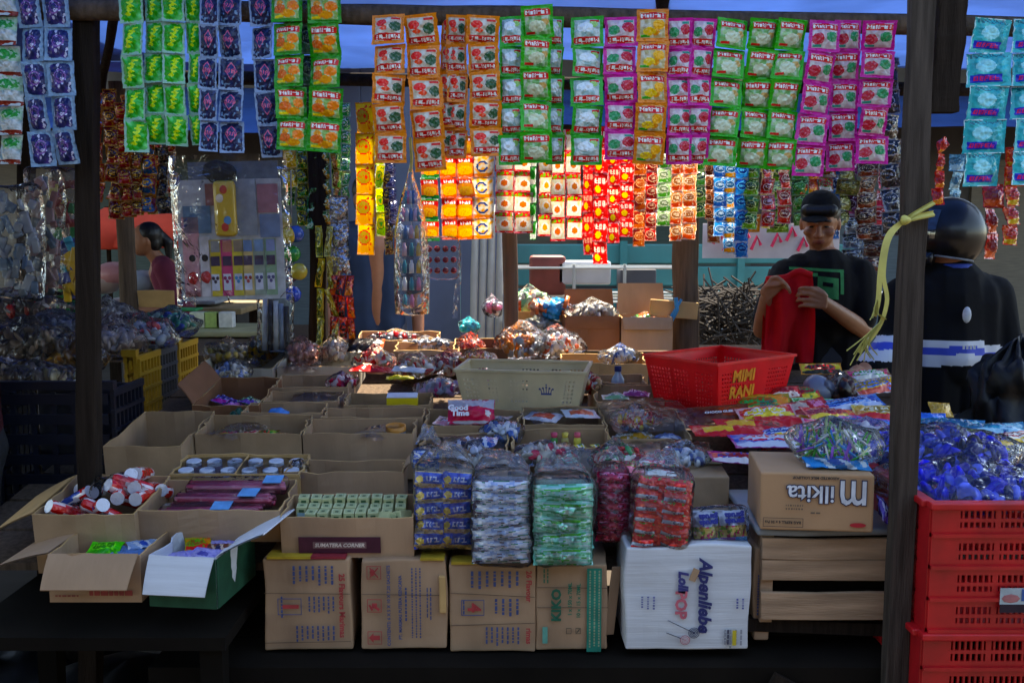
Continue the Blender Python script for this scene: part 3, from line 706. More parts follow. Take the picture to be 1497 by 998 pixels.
for i,(u,c_) in enumerate(((488,('a82018','e07a1c','2a1414')),(498,('e0641c','2a1a1a','c8301c')),(508,('c8481c','e8902a','5a1a14')))):
    foilstrip(ORD[i]+' of the orange and black sticks below the silver foil',u-6,u+6,402,492+i*3,c_,3,Y=3.88)

names=['bottle green','ruby red','silver','amber','cobalt blue','chocolate brown','lime green','crimson','gold','plum','copper','teal']
pal=[('1c5a2c','4a9a3a','d8f0b0'),('a8141c','d84a3a','f4d8c0'),('8a9098','b8bcc4','f0f4f8'),('c87a1c','e8b03a','fff0c0'),('1c4ab0','3a86d8','d8e8f8'),('4a2414','8a4a24','e8c8a0'),('5a9a1c','a0c83a','f0f8c0'),('b81030','e0506a','f8d8d8'),('b8902a','e0c05a','fff4c8'),('5a1c4a','9a4a8a','e8c8e0'),('a8582a','d88a4a','f8e0c0'),('1c7a7a','4ab0a8','d8f4f0')]
for k in range(12):
    u=1026+k*24.5; foilstrip(names[k]+' foil strip in the dense rear row above the person with the red cloth',u-10,u+10,225,318+(k*37)%44,pal[(k*5)%12],4,Y=4.15+.1*(k%2) if u<1150 else 4.66)
for k in range(8):
    u=140+k*15; foilstrip(ORD[k]+' dark glossy foil strip from the left in the cluster behind the left post',u-8,u+8,120+(k*23)%50,296+(k*17)%34,tuple(pal[(k*7+1)%12][i] if i<1 else ['','8a3018','d8a048'][i] for i in range(3)),6,Y=3.7)
for k in range(5):
    u=422+k*17; foilstrip(ORD[k]+' green or gold foil strip from the left beside the near black post',u-8,u+8,215,300+(k*29)%40,pal[[0,6,8,11,0][k]],4,Y=4.03)

# ================================================================= boxes and goods on the display
def wall_box(mb,w,d,h,t=.004,bot=True):
    mb.box((0,-d/2+t/2,h/2),(w,t,h)); mb.box((0,d/2-t/2,h/2),(w,t,h))
    mb.box((-w/2+t/2,0,h/2),(t,d-2*t,h)); mb.box((w/2-t/2,0,h/2),(t,d-2*t,h))
    if bot: mb.box((0,0,t/2+.001),(w-2*t,d-2*t,t))
def bentbox(w,d,h,seed,t=.004,bow=.006):
    """open carton whose walls bow a little, rim uneven"""
    mb=MB(); n=7
    def off(k,i,z):
        return bow*z*noise.noise(Vector((i*.7,k*5.1,seed*2.3)))*2
    cs=[(-w/2,-d/2),(w/2,-d/2),(w/2,d/2),(-w/2,d/2)]; nr=[(0,-1),(1,0),(0,1),(-1,0)]
    for k in range(4):
        a,b=cs[k],cs[(k+1)%4]; nx,ny=nr[k]
        def fn(u,v,ins):
            e=math.sin(math.pi*u)*off(k,u*n,v)*2
            x=a[0]+(b[0]-a[0])*u; y=a[1]+(b[1]-a[1])*u; hh=h*v+(.006*noise.noise(Vector((x*14,y*14,seed*1.7))) if v>.99 else 0)
            s_=1-ins/max(w,d)*2
            return (x*(1-2*ins/w)+nx*e,y*(1-2*ins/d)+ny*e,hh)
        mb.grid(lambda u,v:fn(u,v,0),n,4); mb.grid(lambda u,v:fn(1-u,v,t),n,4)
        mb.mi=1; mb.grid(lambda u,v:Vector(fn(u,1,0)).lerp(Vector(fn(u,1,t)),v),n,1); mb.mi=0
    mb.box((0,0,t/2+.001),(w-2*t,d-2*t,t))
    return mb
BOXN=[0]
def obox(label,ul,ur,vf,vb,h=.15,m=None,flaps=(),yaw=0,loc=None,wd=None,dp=None,slope=True,group='open cartons on the display',cat='cardboard box',drop=0,tilt=None):
    BOXN[0]+=1; mid=(ul+ur)/2
    a,b=S(ul,vf),S(ur,vf); w=wd or (b.x-a.x); c=S(mid,vf); e=S(mid,vb); d=dp or max(.06,e.y-c.y)
    rx=SL if slope else 0
    o=loc or (c+Vector((0,d/2*math.cos(rx)+h*math.sin(rx),d/2*math.sin(rx)-h*math.cos(rx)-drop)))
    t=thing('cardboard_box',label,cat,o,(rx,0,yaw),group)
    part('body',bentbox(w,d,h,BOXN[0],bow=.005),[m or CARDG,CARDY if m is not WHITEB else WHITEB],t)
    for (side,ang,ln) in flaps:
        L_={'f':w,'b':w,'l':d,'r':d}[side]*.97
        sk=.05*L_
        mb=MB(); n=5
        def fn(u,v,o_=0):
            bend=.012*v*v
            return ((u-.5)*L_*(1-.06*v),-bend+o_,v*ln)
        mb.grid(lambda u,v:fn(u,v),6,n); mb.grid(lambda u,v:fn(1-u,v,.003),6,n)
        mb.grid(lambda u,v:fn(u,1,.003*v),6,1)
        loc_={'f':(0,-d/2,h),'b':(0,d/2,h),'l':(-w/2,0,h),'r':(w/2,0,h)}[side]
        rz={'f':0,'r':R(90),'b':R(180),'l':R(-90)}[side]
        f=part('flap',mb,m if m in (CARD,CARDY,CARDD,WHITEB) else (CARDY if side in 'lr' else (m or CARDG)),t,True,loc=loc_)
        f.rotation_euler=(Matrix.Rotation(rz,3,'Z')@Matrix.Rotation(R(ang),3,'X')).to_euler()
    t['_w'],t['_d'],t['_h']=w,d,h
    return t
def inbox(t,x,y,z):
    """world point at fractions x, y (-.5..+.5) of the box floor and height z metres above it"""
    return Vector(t.location)+t.rotation_euler.to_matrix()@Vector((x*t['_w'],y*t['_d'],z))
def flatpack(label,loc,w,h,paint,key,rot=(0,0,0),puff=.012,m=None,res=(30,20),cat='snack pack',group=None,txt=(),name='snack_pack',seed=0,crink=.004):
    """pack lying on its back: print up; w across, h along depth"""
    me=pouch(('flat',key,round(w,3),round(h,3)),w,h,puff,res[0],res[1],paint,crink,seed,m or PRINT,seal=.05)
    e=(Euler(rot).to_matrix()@Matrix.Rotation(R(-90),3,'X')).to_euler()
    if not txt: return tag(link(name,me,None,loc,e),label,cat,group)
    t=tag(link(name,None,None,loc,e),label,cat,group)
    link('wrapper',me,t)
    for (s_,sz,x,z,c_,rr,bd) in txt: text(t,s_,sz,(x,-puff*1.25-.002,z),(R(90),rr,0),c_,bd)
    return t
def solid(c): c=C(c); return lambda u,v:c
def wrap(parent,c,d,m=FILM,seed=0,r=.03,wob=.012,nm='plastic_wrap'):
    mb=MB().rbox(c,d,r,n=9,wob=wob,seed=seed); return part(nm,mb,m,parent,True)
def candy_bag(label,loc,sz,cols,rot=(0,0,0),n=60,seed=0,size=.014,film_=FILMB,cat='bag',group='plastic bags of goods',shape='ball',name='plastic_bag'):
    """clear bag full of small wrapped sweets"""
    t=thing(name,label,cat,loc,rot,group); r2=random.Random(seed+11); mb=MB()
    for i in range(n):
        while True:
            p=Vector((r2.uniform(-1,1),r2.uniform(-1,1),r2.uniform(-1,1)))
            if p.length<1: break
        c=(p.x*sz[0]*.44,p.y*sz[1]*.44,sz[2]*.5+p.z*sz[2]*.38)
        R3=Euler((r2.uniform(0,3),r2.uniform(0,3),r2.uniform(0,3))).to_matrix()
        q=size*r2.uniform(.7,1.25)
        if shape=='stick': mb.box(c,(q*4,q*.35,q*.35),R3,col=C(r2.choice(cols)))
        elif shape=='pillow': mb.ball(c,(q*1.7,q*1.1,q*.5),5,col=C(r2.choice(cols)),mat=R3)
        elif shape=='twist':
            mb.ball(c,(q*1.25,q*.8,q*.7),4,col=C(r2.choice(cols)),mat=R3); cc=C(r2.choice(cols))
            for sg in (-1,1):
                k=len(mb.v); 
                for p4 in ((sg*q*1.1,0,0),(sg*q*2.1,-q*.8,q*.2),(sg*q*2.2,q*.1,-q*.25),(sg*q*2.1,q*.8,q*.2)): mb.v.append(tuple(Vector(c)+R3@Vector(p4)))
                mb.face([k,k+1,k+2],cc); mb.face([k,k+2,k+3],cc)
        elif shape=='slab': mb.box(c,(q*2.6,q*1.8,q*.6),R3,col=C(r2.choice(cols)))
        else: mb.ball(c,(q*1.5,q,q),4,col=C(r2.choice(cols)),mat=R3)
    o=part('sweets',mb,PRINT,t,True); o['kind']='stuff'
    def fn(p):
        q_=p*18+Vector((seed,0,0)); k=noise.noise_vector(q_)*.22*min(sz)
        a=1-2*abs(noise.noise(q_*1.7)); p=p*(1+.10*a)
        if p.z>0: p=Vector((p.x,p.y,p.z*(1+.5*max(0,1-math.hypot(p.x/sz[0],p.y/sz[1])*4))))
        return p+k
    part('film',MB().ball((0,0,sz[2]*.5),(sz[0]*.53,sz[1]*.53,sz[2]*.54),18,fn=fn),film_,t,True)
    return t
def crumple(label,loc,sz,rot=(0,0,0),seed=0,m=None,cat='plastic sheet',group='crumpled clear plastic',name='plastic_sheet'):
    def fn(u,v):
        q=Vector((u*4+seed*3,v*4,seed)); n=noise.noise(q)+.5*noise.noise(q*2.7)+.3*abs(noise.noise(q*5))
        edge=math.sin(math.pi*u)*math.sin(math.pi*v)
        return ((u-.5)*sz[0]+.01*noise.noise(q*2),(v-.5)*sz[1],sz[2]*(.25*n+.75*edge**.5))
    return tag(part(name,MB().grid(fn,34,26),m or FILM,None,True,loc,rot),label,cat,group)

# ---- rows of open boxes (photo columns, front and back rim rows)
G=CARDG
b_red=obox('box of red striped sweets at the left in front of the post',46,196,752,694,.15,G,[('l',112,.12)])
b_str=obox('shallow tray of pink plastic straws',200,408,746,700,.08,CARD,drop=-.0)
b_tea=obox('brown tray of small tea packets with a dark printed panel',409,604,757,722,.10,CARD)
b_6=obox('nearly empty brown box behind the tea packets',414,590,690,672,.15,CARD,[('r',20,.03)])
b_jar=obox('tray of small lidded jars on the left',247,437,693,664,.07,CARDY)
b_8=obox('deep empty carton with tan sides at the left',150,264,652,600,.16,G)
b_9=obox('grey box with red and yellow snack packs beside the deep empty carton',284,440,634,606,.14,G)
b_10=obox('wide empty brown box with a small can in it',442,604,634,612,.14,CARD)
b_11=obox('long shallow brown box behind the wide empty one',468,618,611,595,.14,CARD)
b_12=obox('narrow brown box with a scrap of blue plastic',352,470,604,588,.14,CARD)
b_13=obox('brown box with a raised orange flap and purple sweets',280,378,592,552,.14,CARDD,[('l',28,.08)])
b_14=obox('low empty brown box left of the yellow packet',384,494,587,571,.14,CARD)
b_15=obox('small brown divided box in the left middle',396,508,566,548,.12,CARD)
b_16=obox('grey box with a yellow and white packet',502,628,592,574,.13,G)
b_17=obox('grey box holding the pink biscuit packet',618,762,622,598,.14,G)
b_18=obox('box with two flat red and clear packs in the middle',764,884,621,594,.13,G)
b_19=obox('pale grey box in front of the flat red packs',748,898,655,626,.14,G)
b_20=obox('brown box with dark striped packs behind the blue bundle',612,742,664,634,.14,CARD)
b_21=obox('grey box with a pink pack right of the pale basket',872,972,588,562,.13,G)
b_22=obox('grey box draped in clear plastic on the right of the middle',888,1012,642,598,.15,G)
b_24=obox('small grey box holding the water bottle',864,946,560,546,.13,G)
b_25=obox('pale shallow box with turned down side behind the water bottle',822,948,532,516,.10,CARDY)
b_26=obox('cream tray of clear bags at the far left of the display',284,398,540,506,.12,mat('cream_board',C('b5ac98'),.8,var=.15))
b_27=obox('cream tray of knotted clear bags next to the far left tray',404,520,536,514,.10,mat('cream_board',C('b5ac98')))
b_28=obox('brown tray of silver wrapped sweets at the back',575,672,513,500,.09,CARD)
b_29=obox('long brown tray with orange rolls at the back',662,742,510,494,.09,CARDD)
b_30=obox('shallow brown tray of dark bottles at the back',520,640,497,484,.08,CARD)
# loose cartons at the rear edge
def rear(label,u0,u1,v0,v1,Y,m,flaps=(),d=.2):
    a=P(u0,v1,Y); b=P(u1,v0,Y); w=b.x-a.x; h=b.z-a.z
    t=obox(label,u0,u1,500,490,h,m,flaps,loc=Vector(((a.x+b.x)/2,Y+d/2,a.z)),wd=w,dp=d,slope=False,group='open cartons at the rear edge'); return t
r1=rear('tall brown carton at the rear left of the log post',826,906,462,512,4.02,CARDD,[('f',165,.05),('b',8,.10)])
r2_=rear('brown carton with orange sweets in front of the log post',908,984,464,512,4.0,CARD,[('b',10,.13),('f',150,.05)])
r3=rear('pale carton with a patterned bag behind the middle post',758,832,455,500,4.2,CARDY)
rs=thing('rear_shelf','plain board along the rear edge carrying the last cartons','shelf',(.3,4.3,0))
part('board',MB().box((0,0,0),(1.5,.42,.03)),WOOD,rs,loc=(.1,-.08,rimz(4.1)-.09))
for x in (-.5,.7): part('leg',MB().box((0,0,0),(.06,.06,rimz(4.1)-.11)),WOODD,rs,loc=(x,.0,(rimz(4.1)-.11)/2))
# closed grey carton
gc=thing('cardboard_box','closed grey carton with a taped top behind the red bundle','cardboard box',S(984,690)+Vector((0,.14,-.2)),(SL*.6,0,-.03),'closed cartons')
part('body',MB().rbox((0,0,.1),(.30,.26,.2),.004,n=3,wob=.004,seed=4),CARDG,gc); part('tape',MB().box((0,0,.2035),(.3,.06,.003)),mat('parcel_tape',C('8a8a5c'),.3,var=.2,coat=.3),gc)

# ---- contents
def packs_in(t,label,group,paints,n,z,w,h,seed=0,cat='snack pack',m=None,puff=.014,spread=.34,tilt=.25,name='snack_pack'):
    r2=random.Random(seed+5)
    for i in range(n):
        k=i%len(paints); x=(-spread+2*spread*(i+.5)/n)+r2.uniform(-.03,.03)
        flatpack(label if isinstance(label,str) else label[i],inbox(t,x,r2.uniform(-.15,.15),z+.006*(i%3)),w,h,paints[k],('pk',label if isinstance(label,str) else label[k],k),
                 (SL+r2.uniform(-tilt,tilt)*.5,r2.uniform(-tilt,tilt),r2.uniform(-.4,.4)),puff,m,cat=cat,group=group,seed=r2.randint(0,2),name=name,res=(22,18))
# red striped sweets
def stripes(c1,c2,c3='2a4a9a'):
    c1,c2,c3=C(c1),C(c2),C(c3)
    return lambda u,v: c2 if int(u*9+v*2)%3==0 else (c3 if disc(u,v,.5,.5,.16,.3) else c1)
r2=random.Random(21)
for i in range(16):
    x=r2.uniform(-.42,.42); y=r2.uniform(-.3,.4); 
    if i>8: x=.25+r2.uniform(-.15,.2); y=r2.uniform(-.1,.4)
    p_=inbox(b_red,x,y,.115+.03*(i>8)+r2.uniform(0,.02)); L_=.05
    mb=MB(); pt=stripes('c01828','e6dada')
    def cyl(u,v,L=L_): 
        a=2*math.pi*u; r=.017*(1 if .06<v<.94 else .75); return (r*math.cos(a),r*math.sin(a),(v-.5)*L*2)
    mb.grid(cyl,14,12,pt); mb.lathe([(.0,-L_),(.0165,-L_)],14,col=C('d8d0d0')); mb.lathe([(.0165,L_),(.0,L_)],14,col=C('c8c8d0'))
    tag(link('candy_tube',mb.mesh('candy_tube',FOIL,True),None,p_,(r2.uniform(.9,1.6),r2.uniform(-.4,.4),r2.uniform(-1.4,1.4))),'red striped sweet tube lying in the left front box','candy','red sweet tubes')
candy_bag('clear bag of tiny red sweets spilling in the left front box',inbox(b_red,-.12,-.25,.07),(.16,.10,.07),['b01828','8a1020','d8a0a8','c81c30'],n=110,seed=2,size=.009)
crumple('crumpled clear film over the red striped sweets',inbox(b_red,.1,.1,.15),(.13,.1,.05),(0,0,.4),seed=3)
# straws
STR=mat('pink_tube',vcol=True,rough=.3,coat=.4,trans=.25,var=.08)
for k in range(3):
    t=thing('straw_bundle',['nearest','middle','farthest'][k]+' bundle of pink straws in the shallow tray','straws',inbox(b_str,[-.03,.04,.09][k],[-.28,.0,.27][k],.05+.012*k),(SL,0,[.05,-.02,.03][k]),'bundles of pink straws')
    for j in range(9):
        part('straw',MB().tube([(-.115,0,0),(.115,0,0)],.0062,7,col=C(['c8406e','d05a80','c03a5a','d87a92'][(j+k)%4])),STR,t,True,loc=(rnd.uniform(-.012,.012),(j%5-2)*.012,.010*(j//5)))
    part('wrap',MB().rbox((0,0,.006),(.25,.068,.034),.012,n=6,wob=.005,seed=k),FILM,t,True)
    part('label',MB().box((.03+.03*k,-.005,.026),(.045,.05,.002)),ink('5a9ad0'),t)
# tea packets
TEA=MB().rbox((0,0,0),(.026,.03,.05),.0015,n=1)
for q,f in enumerate(TEA.f): pass
def teap():
    mb=MB(); mb.rbox((0,0,0),(.0255,.029,.05),.001,col=C('b9bd8c'),n=1)
    mb.box((0,-.0152,-.004),(.019,.0006,.03),col=C('9cc0c8')); mb.box((0,-.0153,.016),(.012,.0006,.006),col=C('3a5a3a')); mb.box((0,0,.0252),(.017,.020,.0006),col=C('a3ae7c'))
    mb.box((0,-.002,.0256),(.008,.009,.0006),col=C('5a6a4a'))
    return mb.mesh('tea_packet',PAPER)
TP=teap()
for j in range(4):
    for i in range(9):
        if j==0 and i in (0,6,7,8): continue
        if j==1 and i in (0,8): continue
        dz=.047-(.012 if j==0 else 0)+rnd.uniform(-.002,.002)+(.012 if j==3 else 0)
        tag(link('tea_packet',TP,None,inbox(b_tea,-.40+i*.096,-.30+j*.22,dz+.02),(SL+rnd.uniform(-.05,.05),rnd.uniform(-.06,.06),rnd.uniform(-.12,.12))),'small yellow green tea packet, '+ORD[i]+' from the left in the '+['front','second','third','back'][j]+' row of the tray','tea packet','tea packets in the tray')
for i,(x,y,a) in enumerate(((.28,-.22,.5),(.40,-.15,-.3))):
    tag(link('tea_packet',TP,None,inbox(b_tea,x,y,.08),(1.3,a,.6-i)),['toppled tea packet lying across the right of the tray','second toppled tea packet at the tray corner'][i],'tea packet','tea packets in the tray')
part('printed_panel',MB().box((0,0,0),(.192,.0012,.04)),ink('4a2030'),b_tea,loc=(-.018,-b_tea['_d']/2-.004,.034))
text(b_tea,'SUMATERA CORNER',.0125,(-.018,-b_tea['_d']/2-.006,.034),col='d8ccc0',bold=.0004,shear=.2)
part('ribbon',MB().box((0,0,0),(.125,.0008,.016)),ink('7a5a5a'),b_tea,loc=(-.018,-b_tea['_d']/2-.005,.034))
# jars
JB=mat('jar_clear',vcol=True,rough=.15,spec=.6,var=.05); 
for j in range(2):
    for i in range(6):
        warm=i>2; p_=inbox(b_jar,-.41+i*.165,-.22+j*.45,.012)
        t=thing('jar',('amber' if warm else 'violet')+' filled jar with white lid, '+ORD[i]+' from the left in the '+['front','back'][j]+' row','jar',p_,(SL,0,0),'amber jars in the tray' if warm else 'violet jars in the tray')
        part('glass',MB().lathe([(.0,0),(.02,0),(.021,.04),(.019,.046)],12,col=C('b08040' if warm else '8a7a92')),JB,t,True); part('lid',MB().lathe([(.0205,.044),(.0205,.054),(.019,.056),(.0,.056)],12,col=C('c8d0dc')),PLASTIC,t)
part('divider',MB().box((0,0,.035),(.003,b_jar['_d']*.97,.07)),CARDY,b_jar)
crumple('clear film stretched over the tray of jars',inbox(b_jar,0,0,.06),(.36,.16,.012),(SL,0,0),seed=8)
# assorted packs
SN=[snack('c81c20','e8b82a','2a8a3a'),snack('d8a01c','c81c2a','e8e0c0'),snack('2a8a3a','e8d03a','c8202a'),snack('a81c28','f0d8a0','d86a1c')]
packs_in(b_9,['red and yellow snack pack, left in the grey box','yellow and red snack pack, second in the grey box','green and yellow snack pack in the grey box','dark red snack pack at the right of the grey box'],'snack packs in the grey box',SN,4,.095,.085,.07,3)
packs_in(b_13,['violet sweet pack, left in the flapped box','pink and violet sweet pack in the flapped box','green and violet sweet pack, right in the flapped box'],'sweet packs in the flapped box',[snack('4a2a8a','c84a9a','8a9ad8'),snack('6a2a7a','e08ac0','3a3a9a'),snack('2a6a4a','7a4a9a','b0d0a0')],3,.10,.08,.06,9,m=FOIL)
candy_bag('small knotted green bag between the left boxes',inbox(b_13,.25,-.62,.08),(.06,.05,.05),['1c4a38','2a6a50'],n=14,seed=6)
tag(part('plastic_scrap',MB().ball((0,0,0),(.035,.02,.02),8,fn=lambda p:p+noise.noise_vector(p*60)*.012),ink('3a80c8'),None,True,loc=inbox(b_12,-.1,-.1,.12)),'crumpled scrap of blue plastic in the narrow box','plastic')
cn=thing('can','small can with an orange rim in the wide empty box','can',inbox(b_10,.32,-.05,.0),(SL,0,0)); part('body',MB().lathe([(.0,.0),(.03,.0),(.03,.135)],16,col=C('8a949c')),PLASTIC,cn,True); part('rim',MB().lathe([(.0305,.13),(.0305,.145),(.027,.145),(.026,.12)],16,col=C('c8822a')),PLASTIC,cn,True)
tag(part('plastic_scrap',MB().ball((0,0,0),(.03,.03,.035),8,fn=lambda p:p+noise.noise_vector(p*50)*.014),FILM,None,True,loc=inbox(b_6,-.42,0,.13)),'twist of clear plastic in the left of the nearly empty box','plastic')
yp=thing('packet','yellow and white carton packet in the grey box','packet',inbox(b_16,.16,-.05,.085),(SL,0,.04)); part('carton',MB().rbox((0,0,.02),(.1,.05,.075),.003,col=C('d8c018')),PAPER,yp); part('lid',MB().box((0,0,.0595),(.099,.052,.003),col=C('d4d8dc')),PAPER,yp)
packs_in(b_16,['dull yellow pack in the grey box beside the yellow packet'],None,[snack('8a8a3a','c8b83a','d8d8c0')],1,.08,.08,.04,2,spread=.55)
def goodtime(u,v):
    if v>.62 or v<.12: return C('b8b0b4')
    return C('c22050') if not disc(u,v,.86,.38,.06,.14) else C('e8dcd8')
gt=flatpack('pink biscuit packet with white lettering under clear film',inbox(b_17,-.02,.05,.155),.145,.085,goodtime,'goodt',(SL+.75,0,.03),.022,txt=[('Good',.026,-.04,-.002,'f0e8e8',0,.0012),('Time',.026,-.033,-.021,'f0e8e8',0,.0012)])
packs_in(b_17,['silver pink pack lying left below the biscuit packet','silver pink pack lying right below the biscuit packet'],'silver pink packs',[snack('b8a0a0','c88a8a','d8d4d4')],2,.115,.13,.07,8,m=FOIL)
packs_in(b_18,['left flat red pack with clear window','right flat red pack with clear window'],'flat red packs',[lambda u,v:C('b04a38') if .2<u<.8 and .2<v<.75 else C('c8c4c4'),lambda u,v:C('b8503c') if .2<u<.85 and .2<v<.7 else C('c4c8c8')],2,.128,.11,.085,4,tilt=.06,spread=.46,puff=.008)
for i,c_ in enumerate(('c83a5a','c8b03a','d04a5a')):
    t=thing('sweet_bottle',['red capped','yellow capped','pink capped'][i]+' little sweet bottle in front of the flat red packs','bottle',S([810,826,844][i],631)+Vector((0,0,-.05)),(SL,0,0),'little sweet bottles'); part('body',MB().lathe([(.0,.0),(.011,0),(.011,.03),(.007,.036)],10,col=C(['3a8a3a','b0a060','d8c84a'][i])),PLASTIC,t,True); part('cap',MB().lathe([(.009,.036),(.01,.048),(.0,.05)],10,col=C(c_)),PLASTIC,t,True)
for i in range(4): flatpack(ORD[i]+' yellow striped sweet roll lying under the little bottles',S(800+i*24,638)+Vector((0,0,-.03)),.045,.02,stripes('d8c83a','e8e4e0','3a6a3a'),'roll',(SL,.1*i,.2*i),.008,res=(14,8),cat='candy',name='sweet_roll')
packs_in(b_20,['dark striped pack on the left behind the blue bundle','black and silver striped pack in the middle box','blue striped pack at the right of the brown box'],'striped packs',[stripes('2a2630','c8c0b8','8a5a3a'),stripes('1c1c24','b8b8c0','6a4a3a'),stripes('2a4a8a','c8ccd4','303040')],3,.13,.095,.07,2,m=FOIL)
packs_in(b_21,['pale green pack in the grey box right of the basket','pink pack in the grey box right of the basket'],'packs right of the basket',[snack('c8ccb8','8ab08a','e0e0d8'),snack('b04a7a','8a3a6a','d8b0c8')],2,.115,.09,.045,6,tilt=.08)
packs_in(b_22,['gold trimmed pack under the clear drape, left','gold and white pack under the clear drape, middle','blue white pack under the clear drape, right'],'packs under the drape',[snack('c8c0a8','b08a2a','e0dcd4'),snack('b8b0a0','c89a3a','d0ccc8'),snack('8a9ab8','d0d4dc','6a7aa0')],3,.10,.09,.06,7)
crumple('large clear plastic drape over the grey boxes',S(948,612)+Vector((0,0,.01)),(.27,.30,.035),(SL,0,.1),seed=5)
crumple('second clear plastic sheet lying in front of the drape',S(975,648)+Vector((0,0,-.02)),(.24,.16,.03),(SL,0,-.2),seed=9)
# ---- back rows: bags and trays
for i,(u,v,sz,cols,sd,lab,sh) in enumerate([
 (330,518,(.15,.12,.09),['b8a078','d0b898','98845c','d8b870'],1,'clear bag of brown snacks in the far left tray','ball'),
 (383,512,(.13,.11,.10),['c8a01c','3a3a40','a87a2a','d8b83a'],2,'clear bag with a yellow lid in the far left tray','ball'),
 (440,520,(.14,.1,.10),['d09a88','e0b0a0','b88474'],3,'clear knotted bag of pinkish crackers','slab'),
 (487,515,(.12,.1,.09),['d0bca8','e4d4c4','b89c88'],4,'clear bag of pale crackers beside the black packs','slab'),
 (610,532,(.17,.12,.07),['e4d0b0','f0e8dc','d04a3a','d8b088'],5,'clear bag of mixed crackers behind the yellow packet','slab'),
 (655,528,(.15,.12,.07),['b84a4a','d8c8b8','c87a5a'],6,'clear bag with red and cream snacks left of the pale basket','slab'),
 (760,508,(.20,.14,.12),['c8ccd0','b87a3a','d88a2a','a8acb0'],7,'big crumpled clear bag behind the pale basket','slab'),
 (812,506,(.24,.14,.10),['c8c8c8','c8641c','d8d4d0','b0b4b8'],8,'wide crumpled clear bag right of the big one','slab'),
 (688,506,(.12,.09,.08),['c8542a','d8743a','b84020'],9,'clear bag of orange rolls in the back tray','stick'),
 (625,500,(.22,.07,.06),['a8acb8','7a808c','c8ccd4','4a5060'],10,'clear bag of silver sweets in the back tray','ball'),
 (575,487,(.22,.07,.05),['3a2a30','c83a2a','5a6a7a','a8a8b0'],11,'row of dark bottles and red lids in clear wrap at the back','ball'),
 (720,545,(.1,.08,.06),['c0247a','d890b0','c8c8cc'],12,'magenta sweets in clear film left of the pale basket','slab'),
 (640,560,(.16,.09,.05),['c01c6a','c8a8b8','e0d8dc','a8a8ac'],13,'flat clear bag with a magenta band','slab')]):
    p_=S(u,v)+Vector((0,.02,-.045)); candy_bag(lab,p_,sz,cols,(SL,0,rnd.uniform(-.3,.3)),n=80,seed=sd,size=.011,shape='pillow' if sh=='slab' else sh)
candy_bag('turquoise bag at the rear edge left of the middle post',P(686,478,4.05)+Vector((0,0,-.02)),(.08,.06,.05),['3aa0b0','5ac0c8'],n=20,seed=31)
candy_bag('pink and white bag beside the middle post',P(720,462,4.6),(.08,.07,.08),['c87a9a','d8d0d8','5a3a4a'],n=24,seed=32)
candy_bag('patterned green and orange bag on the pale rear carton',P(775,442,4.3)+Vector((0,0,-.05)),(.16,.1,.10),['7ab08a','d86a3a','e0e0d8','a8c8a0'],n=40,seed=33,shape='slab',size=.02)
candy_bag('blue and salmon packs on the pale rear carton',P(808,448,4.15)+Vector((0,0,-.03)),(.17,.08,.05),['c87a5a','3a8ac0','d8a890'],n=30,seed=34,shape='slab',size=.022)
candy_bag('clear bags heaped in the tall brown carton',P(866,455,4.1)+Vector((0,0,-.04)),(.2,.1,.07),['a8a49c','8a867e','c8c4bc'],n=30,seed=35,shape='slab',size=.018)
candy_bag('orange wrapped sweets in the rear carton',P(942,468,4.08)+Vector((0,0,-.03)),(.14,.1,.05),['d84a1c','e88a2a','3a8a3a'],n=22,seed=36,size=.012)
candy_bag('grey plastic bag slumped behind the middle post',P(790,478,4.15)+Vector((0,0,-.05)),(.16,.12,.09),['8a9084','a8aca0','6a7068'],n=24,seed=37,shape='slab',size=.02,film_=FILMH)
for i,(x,a) in enumerate(((-.012,0),(.012,.1),(.03,.2))): flatpack(['rearmost','middle','front'][i]+' of three black and orange packs leaning among the bags',S(528,512)+Vector((x*1.4,-.01*i,.02)),.10,.075,lambda u,v:C('1c1a1c') if u<.86 else C('c8641c'),'blk',(SL+.6,0,-.3+a),.01,cat='snack pack',res=(16,12))
flatpack('red pack with pale lettering lying behind the grey boxes',S(545,540)+Vector((0,0,.0)),.16,.065,lambda u,v:C('c01c20') if not disc(u,v,.35,.5,.2,.25) else C('c8302a'),'jul',(SL,.05,-.05),.014,txt=[('Julia',.022,-.02,0,'e8d8b0',R(180),.0006)])
flatpack('white folded paper near the red pack',S(598,545)+Vector((0,0,.012)),.12,.05,solid('c8ccc8'),'wp',(SL+.1,.05,-.1),.004,m=PAPER,cat='paper',name='paper_sheet')
flatpack('pale yellow pack on the edge of the grey box',S(585,552)+Vector((0,0,.0)),.10,.04,solid('d8c85a'),'yl',(SL,0,.05),.008)

packs_in(b_11,['pale biscuit pack in the long shallow box, left','brown wafer pack in the long shallow box','gold pack in the long shallow box, right'],'packs in the long shallow box',[snack('c8a878','8a5a3a','e0d8c8'),snack('7a3a2a','c88a4a','e0c8a0'),snack('c8982a','8a3a1c','f0e0a0')],3,.06,.09,.05,12)
packs_in(b_15,['orange pack in the small divided box','green pack in the small divided box'],'packs in the divided box',[snack('d8781c','f0c060','a02a1c'),snack('3a8a4a','c8d8a0','e0c83a')],2,.075,.08,.05,13)
packs_in(b_19,['clear fronted white pack in the pale grey box, left','pink and white pack in the pale grey box, right'],'packs in the pale grey box',[snack('c8ccd0','a0a8b0','c83a5a'),snack('d86a8a','f0e0e4','a02a5a')],2,.075,.09,.06,14)
packs_in(b_14,['small red pack in the low empty box'],None,[snack('c02428','f0d0a0','e8b83a')],1,.06,.07,.04,15)
